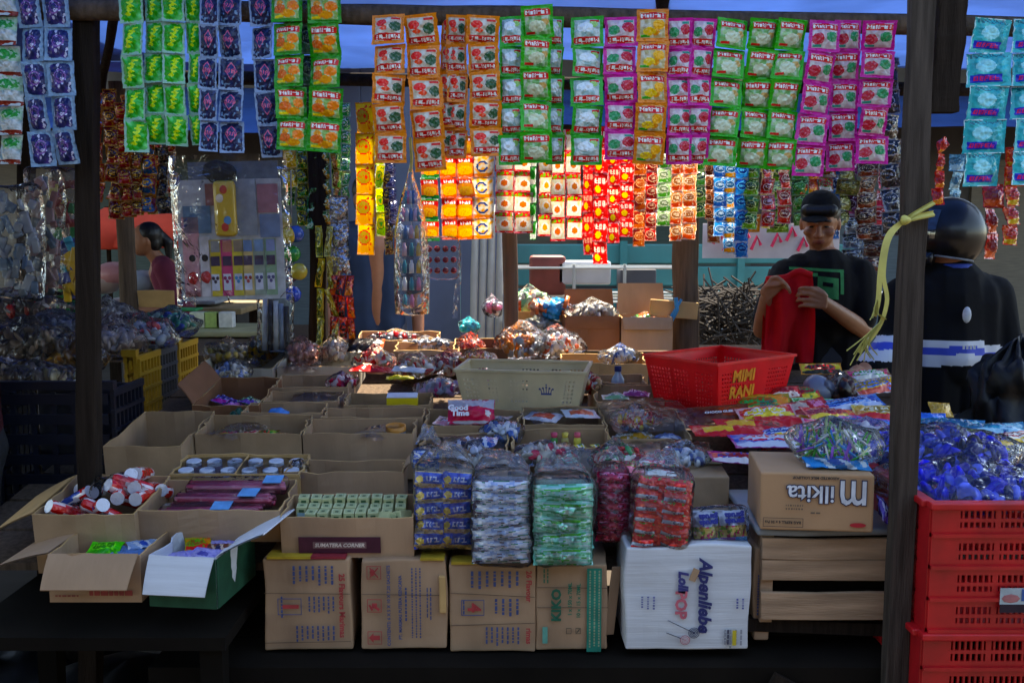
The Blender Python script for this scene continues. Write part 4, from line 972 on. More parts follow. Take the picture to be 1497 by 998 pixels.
for i,(u,v,sx,sy) in enumerate(((470,575,.2,.1),(690,640,.22,.12),(820,600,.26,.12),(560,625,.16,.09),(350,622,.2,.1),(450,528,.3,.12),(600,515,.3,.12))):
    crumple('loose clear film lying over '+['the low empty boxes','the striped packs','the two flat red packs','the wide empty box','the red and yellow packs','the knotted bags','the silver sweets'][i],S(u,v)+Vector((0,0,-.015)),(sx,sy,.022),(SL,0,.3*i),seed=70+i)
for i,(u,v,sz,cols,lab) in enumerate([
 (548,528,(.16,.10,.07),['d8c8a8','c83a2a','e8e0d0'],'clear bag of cream and red crackers beside the black packs'),
 (700,530,(.14,.1,.07),['e8a83a','d8d4cc','c85a2a'],'clear bag of orange rings left of the pale basket'),
 (340,546,(.12,.09,.07),['c0b4a0','e0d8c8','8a9ac0'],'clear bag of pale sweets above the flapped box'),
 (500,556,(.10,.07,.05),['d83a5a','f0d8dc','8a2a4a'],'small bag of rose sweets behind the grey box'),
 (905,520,(.16,.1,.06),['d8d8d4','c8c0b0','3a5a9a'],'clear bag with a blue tag behind the water bottle'),
 (860,560,(.10,.08,.06),['a83a2a','e8c8a0','d8d8d8'],'small bag of red sweets right of the crown print'),
 (735,630,(.12,.09,.06),['e8e8ec','b8c0cc','4a6ab0'],'silver white bag in front of the pink biscuit packet'),
 (905,672,(.15,.1,.07),['d84a4a','f0e8e0','3a9a5a'],'clear bag of red and green sweets behind the pink bundle'),
 (800,664,(.17,.1,.06),['e0dcd8','c8485a','d8d0c0'],'clear bag of pale and rose sweets behind the mint bundle'),
 (690,668,(.12,.1,.06),['d8dce8','8a6a4a','e8e4dc'],'clear bag of pale biscuits behind the silver bundle'),
 (930,612,(.14,.1,.06),['e8c83a','d8d8d0','c84a3a'],'clear bag of yellow sweets in the draped grey box'),
 (1000,668,(.14,.1,.06),['c8d0dc','4a5a8a','e0e4e8'],'silver blue bag on the closed grey carton')]):
    candy_bag(lab,S(u,v)+Vector((0,.0,-.03)),sz,cols,(SL,0,rnd.uniform(-.4,.4)),n=70,seed=90+i,size=.010,shape='pillow')
# ---- water bottle
wb=thing('water_bottle','small clear water bottle with dark blue cap and blue label','bottle',inbox(b_24,.02,.0,.02),(0,0,0))
part('shell',MB().lathe([(.0,0),(.022,0),(.0235,.01),(.0225,.05),(.0235,.09),(.022,.105),(.011,.125),(.010,.135)],16),mat('bottle_clear',C('a9bccb'),.08,spec=.8,var=0,trans=.5),wb,True)
part('label',MB().lathe([(.0242,.035),(.0242,.085)],16),ink('3a78b8'),wb,True); part('cap',MB().lathe([(.0125,.132),(.0125,.15),(.0,.151)],14),ink('1c2450'),wb,True)

# ---- baskets with pierced walls
def basket(label,c,w,d,h,flare,col,yaw,holes,name='plastic_basket',tilt=SL,rim=.012):
    t=thing(name,label,'basket',c,(tilt,0,yaw)); m_=mat('basket_'+col,C(col),.4,var=.14,vscale=9,trans=.25)
    wb_,db_=w*(1-flare),d*(1-flare)
    cs=lambda z:[(-1,-1),(1,-1),(1,1),(-1,1)]
    def pt(k,u,v):
        sx=(wb_+(w-wb_)*v)/2; sy=(db_+(d-db_)*v)/2; q=[(-sx,-sy),(sx,-sy),(sx,sy),(-sx,sy)]; a,b=q[k],q[(k+1)%4]
        return Vector((a[0]+(b[0]-a[0])*u,a[1]+(b[1]-a[1])*u,h*v))
    for k in range(4):
        mb=MB(); L=(w if k%2==0 else d); nu=int(L/.0065); nv=int(h/.0065)
        keep={}
        for j in range(nv):
            for i in range(nu):
                u,v=(i+.5)/nu,(j+.5)/nv
                if holes(k,u,v) and i%2 and j%2==1: continue
                q=[]
                for (ii,jj) in ((i,j),(i+1,j),(i+1,j+1),(i,j+1)):
                    if (ii,jj) not in keep: keep[(ii,jj)]=len(mb.v); mb.v.append(tuple(pt(k,ii/nu,jj/nv)))
                    q.append(keep[(ii,jj)])
                mb.face(q)
        o=part('side_panel',mb,m_,t); md=o.modifiers.new('thick','SOLIDIFY'); md.thickness=.0025; md.offset=1
    part('floor',MB().box((0,0,.002),(wb_-.006,db_-.006,.003)),m_,t)
    mb=MB(); 
    q=[(-w/2,-d/2,h),(w/2,-d/2,h),(w/2,d/2,h),(-w/2,d/2,h)]
    for k in range(4):
        a,b=Vector(q[k]),Vector(q[(k+1)%4]); mid=(a+b)/2; ln=(b-a).length
        mb.box(mid,((ln+rim) if k%2==0 else rim,rim if k%2==0 else ln-rim,.008))
    part('rim',mb,m_,t); t['_w'],t['_d'],t['_h']=w,d,h
    return t
rb=basket('red plastic basket with orange painted lettering in front of the boy',S(1054,583)+Vector((.0,.04,-.025)),.38,.31,.165,.16,'ee0c18',R(38),lambda k,u,v:(.06<u<.34 or (k!=0 and .4<u<.6) or .68<u<.94) and .12<v<.85,tilt=0)
def onface(t,k,x,z,off=.004):
    pass
fl=.16
for w_,z_ in (('MIMI',.118),('RANI',.066)): text(rb,w_,.052,(-.06,-.31/2*(1-.16*(1-z_/.165))-.0045,z_),(R(90)+.16,0,0),'d8841c',.0022,name='painted_word')
cbk=basket('pale cream plastic basket with a blue crown print',S(768,588)+Vector((0,.10,-.03)),.42,.23,.135,.14,'d8c8a0',R(-9),lambda k,u,v:(.05<u<.16 or .22<u<.33 or .42<u<.56 or .84<u<.95) and .2<v<.8,tilt=.02)
cw=MB().box((0,0,-.012),(.034,.0012,.006))
for i in range(5):
    a=-.017+i*.0085; z=.004+.006*(1-abs(i-2)/2); cw.box((a*.95,0,(z-.009)/2),(.0025,.0012,abs(z+.009)),Matrix.Rotation(a*14,3,'Y')); cw.ball((a*1.25,0,z),(.0034,.0008,.0034),4)
cw.ball((0,0,.018),(.0024,.0008,.0035),4)
part('crown_print',cw,ink('39477e'),cbk,loc=(.085,-.1105,.075),rot=(.12,0,0),)
# ================================================================= front row: cartons, crates, bundles
PLY=2.25
def carton(label,u0,u1,v0,v1,m=CARD,Y=PLY,d=.3,seed=0,yaw=0,name='carton',group='closed cartons in the front row',wob=.006):
    a=P(u0,v1,Y); b=P(u1,v0,Y); w=b.x-a.x; h=b.z-a.z
    t=thing(name,label,'carton',((a.x+b.x)/2,Y+d/2,a.z),(0,0,yaw),group)
    part('body',MB().rbox((0,0,h/2),(w,d,h),.005,n=8,wob=wob,seed=seed),m,t)
    t['_w'],t['_d'],t['_h']=w,d,h; return t
def fr(t,x,z,o=.0075): return (x*t['_w'],-t['_d']/2-o,z*t['_h'])
DN=(R(90),R(90),0); UPW=(R(90),R(-90),0); INV=(R(90),R(180),0)
def smallprint(t,x0,x1,z0,z1,lines,col,seed=0,vert=True,fill=.8,dash=.012):
    """columns of printing too small to read"""
    r2=random.Random(seed); mb=MB(); w,h,d=t['_w'],t['_h'],t['_d']
    for i in range(lines):
        if vert:
            x=(x0+(x1-x0)*(i+.5)/lines)*w; lw=(x1-x0)*w/lines*.34; z=z1*h; end=z0*h+(z1-z0)*h*r2.uniform(0,1-fill)
            while z>end+.004:
                q=r2.uniform(.35,1)*dash; q=min(q,z-end); mb.box((x,-d/2-.0075,z-q/2),(lw,.0006,q)); z-=q+.0025
        else:
            z=(z0+(z1-z0)*(i+.5)/lines)*h; lw=(z1-z0)*h/lines*.45; x=x0*w; end=x1*w-(x1-x0)*w*r2.uniform(0,1-fill)
            while x<end-.004:
                q=min(r2.uniform(.35,1)*dash,end-x); mb.box((x+q/2,-d/2-.0075,z),(q,.0006,lw)); x+=q+.0025
    o=part('small_print',mb,ink(col),t); o['kind']='stuff'
def frame(t,x,z,w,h,col,th=.0016):
    mb=MB(); c=fr(t,x,z)
    for s in (-1,1): mb.box((c[0]+s*w/2,c[1],c[2]),(th,.0006,h+th)); mb.box((c[0],c[1],c[2]+s*h/2),(w-th,.0006,th))
    part('printed_frame',mb,ink(col),t)
def seam(t,z,dz=.0):
    c=fr(t,0,z,.0062); part('crease',MB().box(c,(t['_w']*.985,.0008,.0012),Matrix.Rotation(dz,3,'Y')),ink('5a4a3c'),t)
BL,RDI='3b4a78','a83a3c'
c1=carton('brown carton printed with a framed red 1, leftmost of the front row',388,512,816,950,seed=1)
text(c1,'25 Flavours Marimas',.0185,fr(c1,.40,.5),DN,RDI,.0006)
frame(c1,-.20,.49,.036*1.5,.038,BL); text(c1,'1',.05,fr(c1,-.20,.49),DN,RDI,.0022)
smallprint(c1,-.18,.33,.72,.93,7,BL,1); smallprint(c1,-.0,.33,.40,.60,6,BL,2); smallprint(c1,-.15,.33,.1,.28,8,BL,3); smallprint(c1,-.32,-.26,.36,.6,1,BL,4)
c2=carton('brown carton with three red handling symbols, second in the front row',529,652,818,948,seed=2)
for z,k in ((.87,0),(.50,1),(.14,2)):
    frame(c2,-.34,z,.032,.03,RDI,.0014); p_=fr(c2,-.34,z); mb=MB()
    if k==0: mb.box(p_,(.003,.0006,.03),Matrix.Rotation(.7,3,'Y')); mb.box((p_[0],p_[1]-.0008,p_[2]),(.003,.0006,.03),Matrix.Rotation(-.7,3,'Y')); mb.ball((p_[0]-.004,p_[1],p_[2]),(.006,.0006,.009),4)
    if k==1: mb.box(p_,(.012,.0006,.012)); mb.box((p_[0]+.006,p_[1]-.001,p_[2]-.006),(.014,.0006,.006),Matrix.Rotation(.6,3,'Y')); mb.box((p_[0]-.008,p_[1]-.001,p_[2]-.004),(.005,.0006,.015),Matrix.Rotation(-.5,3,'Y'))
    if k==2: mb.box((p_[0]+.004,p_[1],p_[2]),(.016,.0006,.011)); n=len(mb.v); mb.v+= [(p_[0]-.014,p_[1]-.0004,p_[2]),(p_[0]-.003,p_[1]-.0004,p_[2]+.012),(p_[0]-.003,p_[1]-.0004,p_[2]-.012)]; mb.face([n,n+2,n+1])
    part('handling_symbol',mb,ink(RDI),c2)
text(c2,'CONTENTS: 6 X 5 X 10 X 7,20 SACHETS',.0105,fr(c2,-.17,.5),UPW,BL,.0003,sx=1.05); text(c2,'PT. MARIMAS PUTERA KENCANA',.0105,fr(c2,-.035,.48),UPW,BL,.0003)
smallprint(c2,.08,.22,.13,.92,3,BL,5,fill=1,dash=.006); smallprint(c2,.26,.34,.3,.7,2,BL,6); smallprint(c2,.0,.06,.3,.7,1,BL,7)
part('torn_edge',MB().rbox((0,0,0),(.016,.01,.09),.004,wob=.004),CARDY,c2,loc=fr(c2,.46,.62))
c3=carton('brown carton printed with a framed red 4, third in the front row',658,783,824,953,seed=3)
text(c3,'26 Flavour',.0175,fr(c3,.42,.76),DN,RDI,.0006); text(c3,'rimas',.0175,fr(c3,.42,.2),DN,RDI,.0006)
frame(c3,-.23,.52,.052,.036,BL); text(c3,'4',.042,fr(c3,-.22,.52),DN,RDI,.0014)
smallprint(c3,-.28,.33,.72,.93,7,BL,8); smallprint(c3,.0,.33,.42,.62,4,BL,9); smallprint(c3,-.1,.33,.08,.3,7,BL,10); smallprint(c3,-.36,-.31,.42,.6,1,BL,11)
c4=carton('brown carton with a green side band, fourth in the front row',784,890,826,951,seed=4)
GR='1f6e55'
part('green_band',MB().box(fr(c4,.30,.49,.0068),(.034,.0008,c4['_h']*.97)),ink('1c7a66'),c4); smallprint(c4,.21,.40,.05,.95,3,'8a9a7a',12,dash=.007,fill=1)
text(c4,'KIKO',.03,fr(c4,-.22,.55),UPW,'1f5e48',.0013,sx=1.1); text(c4,'1 x 150 x 70ML',.0125,fr(c4,-.035,.62),UPW,GR,.0004); text(c4,'10 x  15 x 70ML',.0125,fr(c4,.085,.6),UPW,GR,.0004)
frame(c4,-.05,.25,.011,.013,'2a3a34',.0009); frame(c4,.08,.25,.011,.013,'2a3a34',.0009)
part('tick',MB().box(fr(c4,.08,.25,.0078),(.0015,.0006,.012),Matrix.Rotation(.6,3,'Y')),ink('2a3a34'),c4); smallprint(c4,-.42,-.32,.8,.97,2,GR,13); part('green_patch',MB().box(fr(c4,-.38,.2),(.012,.0008,.04)),ink('5a9a8a'),c4)
part('bent_flap',MB().rbox((0,0,0),(.028,.004,.17),.002,wob=.008,seed=3),CARD,c4,loc=(c4['_w']/2+.014,-.12,.11),rot=(0,.12,.4))
c5=carton('large white lollipop carton in the front row',913,1099,797,948,WHITEB,Y=2.22,seed=5,wob=.007)
text(c5,'Alpenliebe',.041,fr(c5,.13,.53),DN,'2c2f66',.0016,shear=.25)
text(c5,'Lollı',.03,fr(c5,-.045,.66),DN,'3a3a78',.0016,shear=.2); text(c5,'POP',.036,fr(c5,-.06,.44),DN,'c0606e',.0016)
for (x,z,x2,z2,r_,c_) in ((.05,.17,-.16,.29,.013,'3a4058'),(-.02,.1,-.17,.17,.0115,'a85a66')):
    a=fr(c5,x,z); b=fr(c5,x2,z2); part('lollipop_print',MB().tube([(a[0],a[1],a[2]),(b[0],b[1],b[2])],.0009,4),ink('2a2c40'),c5)
    mb=MB()
    for q in range(4): mb.lathe([(r_*(1-q*.25),0),(r_*(.87-q*.25) if q<3 else 0,0)],18)
    mb.v=[(v_[0]+a[0],a[1]-.001,v_[1]+a[2]) for v_ in mb.v]; mb.f=[list(reversed(f)) for f in mb.f]; part('lollipop_print',mb,ink(c_),c5)
    if c_!='3a4058':
        mb=MB()
        for q in (.8,.5,.22): mb.lathe([(r_*q,0),(r_*(q-.1),0)],18)
        mb.v=[(v_[0]+a[0],a[1]-.0016,v_[1]+a[2]) for v_ in mb.v]; mb.f=[list(reversed(f)) for f in mb.f]; part('lollipop_print',mb,ink('d8c0c4'),c5)
part('yellow_print',MB().box(fr(c5,.375,.12),(.009,.0008,.036)),ink('c8b430'),c5); smallprint(c5,.30,.35,.05,.2,1,'4a4a5a',14); smallprint(c5,.28,.45,.02,.2,4,'8a8c94',15)
smallprint(c5,-.39,-.25,.38,.52,3,'6a70a0',16,dash=.005); smallprint(c5,.37,.46,.38,.5,2,'5a60a0',17,dash=.005)
part('torn_patch',MB().rbox((0,0,0),(.016,.002,.03),.001,wob=.004),CARD,c5,loc=fr(c5,.04,.72),rot=(0,.4,0))
c6=carton('narrow strip of brown carton between the white carton and the wooden crate',1100,1127,800,937,CARD,Y=2.27,seed=6); smallprint(c6,-.4,.4,.25,.72,3,BL,18,dash=.006)
# yellow tape along the carton tops
for t,(x0,x1,c_) in ((c1,(-.45,.05,'b0942a')),(c1,(.05,.45,'8e2a34')),(c2,(.2,.48,'b0942a')),(c3,(-.48,.0,'a88c28'))):
    part('tape',MB().box(((x0+x1)/2*t['_w'],-t['_d']/2+.02,t['_h']+.003),((x1-x0)*t['_w'],.05,.006)),ink(c_),t)
for t,z,dz in ((c1,.63,.01),(c1,.1,-.02),(c2,.62,.015),(c3,.33,-.03),(c3,.66,.05),(c4,.52,.0),(c4,.75,.01)): seam(t,z,dz)
# milkita carton
mk=carton('brown sweet carton standing upside down on the wooden crate',1120,1285,692,776,mat('clean_cardboard',C('b08a66'),.8,spec=.25,var=.08,vscale=7,bump=.08,bscale=150),Y=2.2,d=.22,seed=9,yaw=R(-6),group='closed cartons',wob=.002)
for q,(bd,c_,off) in enumerate(((.0034,'2a2c4c',.004),(.0009,'c8ccd4',.0052))):
    text(mk,'m',.118,fr(mk,.31,.62,off),INV,c_,bd,sx=.72,space=1); text(mk,'ilkita',.056,fr(mk,-.06,.66,off),INV,c_,bd*.8,sx=1.0)
text(mk,'ASSORTED MILK LOLLIPOP',.0085,fr(mk,-.02,.93,.004),INV,'3a3634',.0003)
frame(mk,-.3,.15,.088,.02,'3a3430',.001); text(mk,'BAG REFILL 6 x 50 Pcs',.0085,fr(mk,-.3,.15,.005),INV,'3a3430',.0003)
ov=MB().lathe([(.018,0),(0,0)],18); ov.v=[(v_[0]+.36*mk['_w'],-mk['_d']/2-.004,v_[1]*.3+.13*mk['_h']) for v_ in ov.v]; ov.f=[list(reversed(f)) for f in ov.f]; part('red_oval',ov,ink('b02830'),mk)
smallprint(mk,-.28,-.08,.36,.48,2,'6a5a4a',20,vert=False,dash=.004); smallprint(mk,-.06,.05,.30,.36,1,'6a5a4a',21,vert=False)
# wooden crate with cover
a=P(1112,912,2.24); b=P(1356,784,2.24); cw_,ch_=b.x-a.x,b.z-a.z
wc=thing('wooden_crate','slatted wooden crate under the brown sweet carton','crate',((a.x+b.x)/2,2.24+.17,a.z),(0,0,0))
for z,hh,o_ in ((.857,.245,0),(.61,.235,.002),(.21,.31,-.002)):
    part('slat',MB().rbox((0,0,0),(cw_,.012,hh*ch_),.002,n=3,wob=.004,seed=int(z*100)),PLANK,wc,loc=(0,-.165+o_,z*ch_))
for x in (-1,1):
    part('corner_post',MB().box((x*(cw_/2-.015),-.145,ch_/2),(.028,.024,ch_)),PLANK,wc)
    for z in (.2,.55,.85): part('side_slat',MB().box((x*(cw_/2-.006),.02,z*ch_),(.01,.30,ch_*.24)),PLANK,wc)
part('back_panel',MB().box((0,.165,ch_/2),(cw_,.01,ch_*.95)),PLANK,wc)
part('shade_fill',MB().box((0,.0,ch_/2),(cw_-.05,.24,ch_*.93)),SHADEW,wc)  # black block added inside so the slat gap reads as deep shade
tag(part('cover_board',MB().rbox((0,0,0),(cw_+.02,.36,.016),.006,n=4,wob=.004),mat('grey_lid',C('7e8488'),.45,var=.2),None,True,loc=((a.x+b.x)/2-.004,2.41,b.z+.012)),'grey plastic lid lying on the slatted wooden crate','lid')
part('foot_rail',MB().box((0,0,0),(.42,.03,.03),Matrix.Rotation(.04,3,'Y')),WOODD,wc,loc=(-.02,-.13,-.02))
# red slotted crates
RC=mat('red_crate_plastic',C('b01018'),.45,var=.28,vscale=11,coat=.1)
def slotcrate(label,u0,v0,v1,Y,w,d,yaw=0,sticker=None):
    a=P(u0,v1,Y); b=P(u0,v0,Y); h=b.z-a.z; t=thing('plastic_crate',label,'crate',(a.x+w/2,Y+d/2,a.z),(0,0,yaw),'red slotted crates')
    def panel(L):
        mb=MB(); nb=4; bh=h/nb; s0=.055
        mb.box((-L/2+s0/2,0,h/2),(s0,.008,h-.002)); mb.box((L/2-s0/2,0,h/2),(s0,.008,h-.002))
        for k in range(nb):
            z=k*bh
            mb.box((0,-.004,z+.006),(L,.014,.008))
            mb.box((0,0,z+.016),(L-2*s0,.0075,.012)); mb.box((0,0,z+bh*.54),(L-2*s0,.0075,.008)); mb.box((0,0,z+bh-.006),(L-2*s0,.0075,.012))
            n=int((L-2*s0)/.0125)
            for i in range(n+1):
                x=-L/2+s0+(L-2*s0)*i/n; wide=.012 if i%7==0 else .0045
                mb.box((x,0,z+bh*.5),(wide,.006,bh-.004))
        return mb
    for nm,L,loc,rz in (('front_panel',w,(0,-d/2,0),0),('back_panel',w,(0,d/2,0),0),('side_panel',d,(-w/2,0,0),R(90)),('side_panel',d,(w/2,0,0),R(90))):
        o=part(nm,panel(L),RC,t,loc=loc,rot=(0,0,rz)); o['kind']='stuff'
    part('rim',MB().rbox((0,-d/2-.002,h),(w+.014,.03,.016),.004),RC,t); part('rim',MB().rbox((-w/2-.002,.012,h),(.03,d,.0155),.004),RC,t)
    part('floor',MB().box((0,0,.012),(w-.02,d-.02,.008)),RC,t)
    if sticker:
        s_=part('sticker',MB().box((0,0,0),(.07,.001,.038)),ink('a8b4b8'),t,loc=(sticker[0],-d/2-.0125,sticker[1])); part('sticker_band',MB().box((0,-.0012,-.026),(.07,.001,.018)),ink('2a1c28'),s_); part('sticker_mark',MB().box((.022,-.0012,.004),(.022,.001,.026)),ink('3a5a9a'),s_); part('sticker_mark',MB().ball((-.012,-.001,-.004),(.02,.001,.01),4),ink('a86a6a'),s_)
    return t
slotcrate('upper red slotted crate at the right with a small sticker',1354,738,924,2.08,.46,.36,sticker=(-.045,.085))
slotcrate('lower red slotted crate at the right bottom corner',1340,928,1130,2.08,.46,.36)
sw=thing('wooden_block','dark wooden blocks under the lower red crate','block',(1.1,2.2,0))
zz=P(1340,1130,2.08).z
part('block',MB().box((0,0,zz/2),(.5,.36,zz-.004)),WOODD,sw)

# ---- front-left open boxes on the trestle
fl1=obox('open brown box with wide front flap at the lower left',70,212,812,770,loc=Vector((P(140,880,2.14).x,2.14+.10,P(140,880,2.14).z)),wd=.205,dp=.20,h=.11,m=CARD,flaps=[('f',128,.085),('l',100,.12)],slope=False,group='flapped boxes at the front left',yaw=R(0))
fl2=obox('green outside box with white flaps at the lower left',245,335,820,752,loc=Vector((P(275,890,2.12).x,2.12+.12,P(275,890,2.12).z)),wd=.155,dp=.22,h=.115,m=WHITEB,flaps=[('f',140,.085),('r',58,.12),('b',10,.03)],slope=False,group='flapped boxes at the front left',yaw=R(-7))
part('green_face',MB().box((0,0,0),(.156,.002,.112)),ink('1c4a34'),fl2,loc=(0,-.112,.056)); part('green_face',MB().box((0,0,0),(.002,.22,.112)),ink('1c4a34'),fl2,loc=(.0795,0,.056))
smallprint(fl1,-.05,.42,.1,.34,1,'8a3a34',31,vert=False,dash=.02,fill=.95); smallprint(fl1,-.42,-.15,.12,.2,1,'8a4a40',32,vert=False,dash=.01)
flatpack('bright green packet in the lower left brown box',inbox(fl1,-.12,.1,.085),.075,.07,snack('3ac83a','2a9a2a','8ae86a'),'gp',(.2,0,.1),.006,cat='packet'); flatpack('blue card in the lower left brown box',inbox(fl1,.22,.0,.08),.09,.06,solid('5a7aa8'),'bc',(.1,.05,-.3),.004,cat='packet')
flatpack('white and blue card leaning in the lower left brown box',inbox(fl1,.3,.2,.088),.08,.04,stripes('8aa0c0','c8d0dc'),'bc2',(.2,.05,.5),.004,cat='packet')
def card(u,v):
    if u<.06 or u>.94 or v<.08 or v>.92: return C('8a86c0')
    if disc(u,v,.5,.35,.22,.14): return C('4a4a90')
    return mixc(C('a09ccc'),C('6a66aa'),max(0,nz(u,v,8))*1.5)
for i,(x,y,w_,h_,p_,a,lab) in enumerate(((-.22,-.22,.07,.09,card,.25,'violet printed card at the front of the green box'),(.1,.2,.085,.06,card,-.1,'violet printed card at the back of the green box'),(-.2,.18,.06,.07,snack('c88a3a','c83a2a','5aa03a'),.3,'orange and green packet in the green box'),(.28,-.05,.06,.05,stripes('6a3a2a','c0a898','2a2a4a'),.1,'brown striped packet in the green box'),(.2,-.3,.075,.05,card,-.3,'violet and black card by the right flap of the green box'))):
    flatpack(lab,inbox(fl2,x,y,.085+.006*i),w_,h_,p_,lab,(.15,0,a),.005,cat='packet',name='packet')
# black sacks in the dark under the tables
for i,(u,v,Y,s) in enumerate(((40,800,2.9,.3),(300,960,2.45,.24),(180,950,2.7,.3))):
    p_=P(u,v,Y); p_.z=s*.45
    tag(part('black_sack',MB().ball((0,0,0),(s,s*.7,s*.5),12,fn=lambda p:p+noise.noise_vector(p*7)*.05),mat('black_plastic',C('101012'),.4,bump=.8,bscale=14),None,True,loc=p_),['black plastic sack in the dark at the far left','black plastic sack under the green box','black plastic sack under the flapped brown box'][i],'sack')

# ---- wrapped bundles on top of the front cartons
def bundle(label,u0,u1,v0,v1,Y,d,cols,rows,paint,key,core,m=FOIL,lean=0,yaw=0,puff=.018,res=(24,14),rotpack=0,top=.05):
    a=P(u0,v1,Y); b=P(u1,v0,Y); w=b.x-a.x; h=b.z-a.z
    t=thing('wrapped_bundle',label,'bundle',((a.x+b.x)/2,Y,a.z),(R(-9),lean,yaw),'film wrapped bundles on the front cartons'); pw,ph=w/cols,h/rows
    for j in range(rows):
        for i in range(cols):
            me=pouch((key,round(pw,3),round(ph,3)),pw*1.04,ph*1.12,puff,res[0],res[1],paint,.005,rnd.randint(0,2),m,seal=.03)
            link('pack',me,t,(-w/2+(i+.5)*pw+rnd.uniform(-.003,.003),rnd.uniform(-.006,.004),(j+.5)*ph),(rnd.uniform(-.2,.15),rnd.uniform(-.09,.09)+(math.pi if rotpack else 0),rnd.uniform(-.12,.12)))
    for j in range(rows):
        part('inner_layer',MB().rbox((0,d*.52,(j+.5)*ph),(w*.96,d*.95,ph*.93),.012,col=C(core),n=4,wob=.006,seed=j+u0),m,t,True)
    part('plastic_wrap',MB().rbox((0,d*.48,h*.5+.008),(w*1.07,d*1.2+.02,h*1.10+.01),.028,n=12,wob=.012,seed=u0),FILMW,t,True)
    mb=MB(); mb.grid(lambda u,v:((u-.5)*w*.95+.012*noise.noise(Vector((u*6,v*6,u0))),d*(.15+.9*v),h*1.05+.012+top*math.sin(math.pi*u)**.6*(.35+.65*math.sin(math.pi*v))*(.75+.6*noise.noise(Vector((u*5,v*4,u0+3))))),22,16)
    part('gathered_film',mb,FILMH,t,True)
    return t
def bluebis(u,v):
    if v<.26 or v>.9: return C('c4ae84') if nz(u,v,10)>-.2 else C('a08a5a')
    if disc(u,v,.2,.5,.14,.2): return C('d8c070')
    if scrawl(u,v,.42,.88,.45,.70,4): return C('c8d0e8')
    return C('1c48b0') if nz(u,v,5)<.3 else C('3a6ac8')
def silver(u,v):
    n=nz(u,v*2.2,5,3)
    return C('2f7a62') if n>.34 else (C('dfe6f4') if n>-.05 else (C('a9bce0') if n>-.3 else C('5a4a5a')))
def mint(u,v):
    n=nz(u,v*1.5,4,6)
    return C('1f9a6a') if n>.22 else (C('8fd8c4') if n>-.1 else (C('bfe4e4') if n>-.3 else C('3ab040')))
def pinkf(u,v):
    return C('c01a58') if nz(u,v*2,4,2)<.12 else (C('e890b4') if nz(u,v,9)>0 else C('4a0a28'))
def redf(u,v):
    if .55<v<.85 and .25<u<.98: return C('aab8cc') if nz(u*3,v,7,1)>-.25 else C('4a5a80')
    if v<.12: return C('3a9a4a') if nz(u,v,9)>.1 else C('c81c1c')
    return C('d01c18') if nz(u,v,6)<.3 else C('e8604a')
bundle('film wrapped bundle of blue biscuit packs, leftmost of the bundles',606,688,693,800,2.27,.16,2,5,bluebis,'bluebis','c4ae84')
bundle('film wrapped bundle of silver blue packs, second from the left',692,776,706,822,2.22,.16,1,7,silver,'silver','8a9ab8',res=(36,12))
bundle('film wrapped bundle of mint green packs in the middle',782,868,712,824,2.21,.16,1,5,mint,'mint','7ac0a8',res=(36,14),puff=.024)
bundle('narrow film wrapped bundle of pink packs',872,918,694,790,2.33,.14,1,7,pinkf,'pink','a82050',lean=.03)
bundle('leaning film wrapped bundle of red strawberry packs',924,1006,702,800,2.23,.13,2,6,redf,'red','b82018',lean=.10,rotpack=1)
def blueb2(u,v): return C('2a56b8') if nz(u,v*2,5,8)<.15 else C('c8d0dc')
bundle('blue biscuit bundle half hidden behind the leftmost bundle',604,640,660,690,2.46,.12,1,2,blueb2,'bb2','5a7ac0')
gp=thing('snack_bundle','silver and blue snack pack bundle with upside down lettering','bundle',P(1054,793,2.26),(R(-14),-.04,R(4)),'film wrapped bundles on the front cartons')
def garuda(u,v):
    if v<.2: return C('2a86c8') if u>.55 else C('8a5a9a')
    if v<.55: return C('b0a070') if nz(u,v,9,4)>-.1 else (C('5a7a3a') if nz(u,v,6)>0 else C('a03a5a'))
    return C('a8b0c4')
for i in range(2):
    q=link('pack',pouch('garuda',.064,.075,.022,26,22,garuda,.005,i,FOIL,seal=.03),gp,(-.033+i*.064,0,.036),(0,0,.06-i*.1))
    for k,z in enumerate((.027,.013)): text(q,'garuda',.0165,(0,-.027+.003*k*0,z),(R(90),R(180),0),'28348a',.0012)
part('plastic_wrap',MB().rbox((0,.025,.04),(.145,.085,.088),.022,n=9,wob=.008,seed=4),FILM,gp,True)
part('inner_layer',MB().rbox((0,.035,.036),(.125,.05,.065),.014,col=C('8a94ac'),n=3),FOIL,gp,True)
for i,(u,v,c_) in enumerate(((920,688,snack('c82a28','e88a9a','3a8a3a')),(965,692,snack('1c7a4a','e0e4e0','c82a2a')),(948,680,snack('c83030','d8d0d0','8a2a5a')))):
    flatpack(['red and pink pack','green and white pack','red and white pack'][i]+' lying on top of the red bundle',S(u,v)+Vector((0,0,.01)),.09,.05,c_,'tp%d'%i,(.5,.1,.3-.2*i),.012,m=FOIL)
for i,(u,v) in enumerate(((835,668),(720,672))):
    crumple(['crumpled clear film behind the mint bundle','crumpled clear film behind the silver bundle'][i],S(u,v)+Vector((0,.0,-.02)),(.19,.13,.06),(SL,0,.2*i),seed=20+i,m=FILMH)

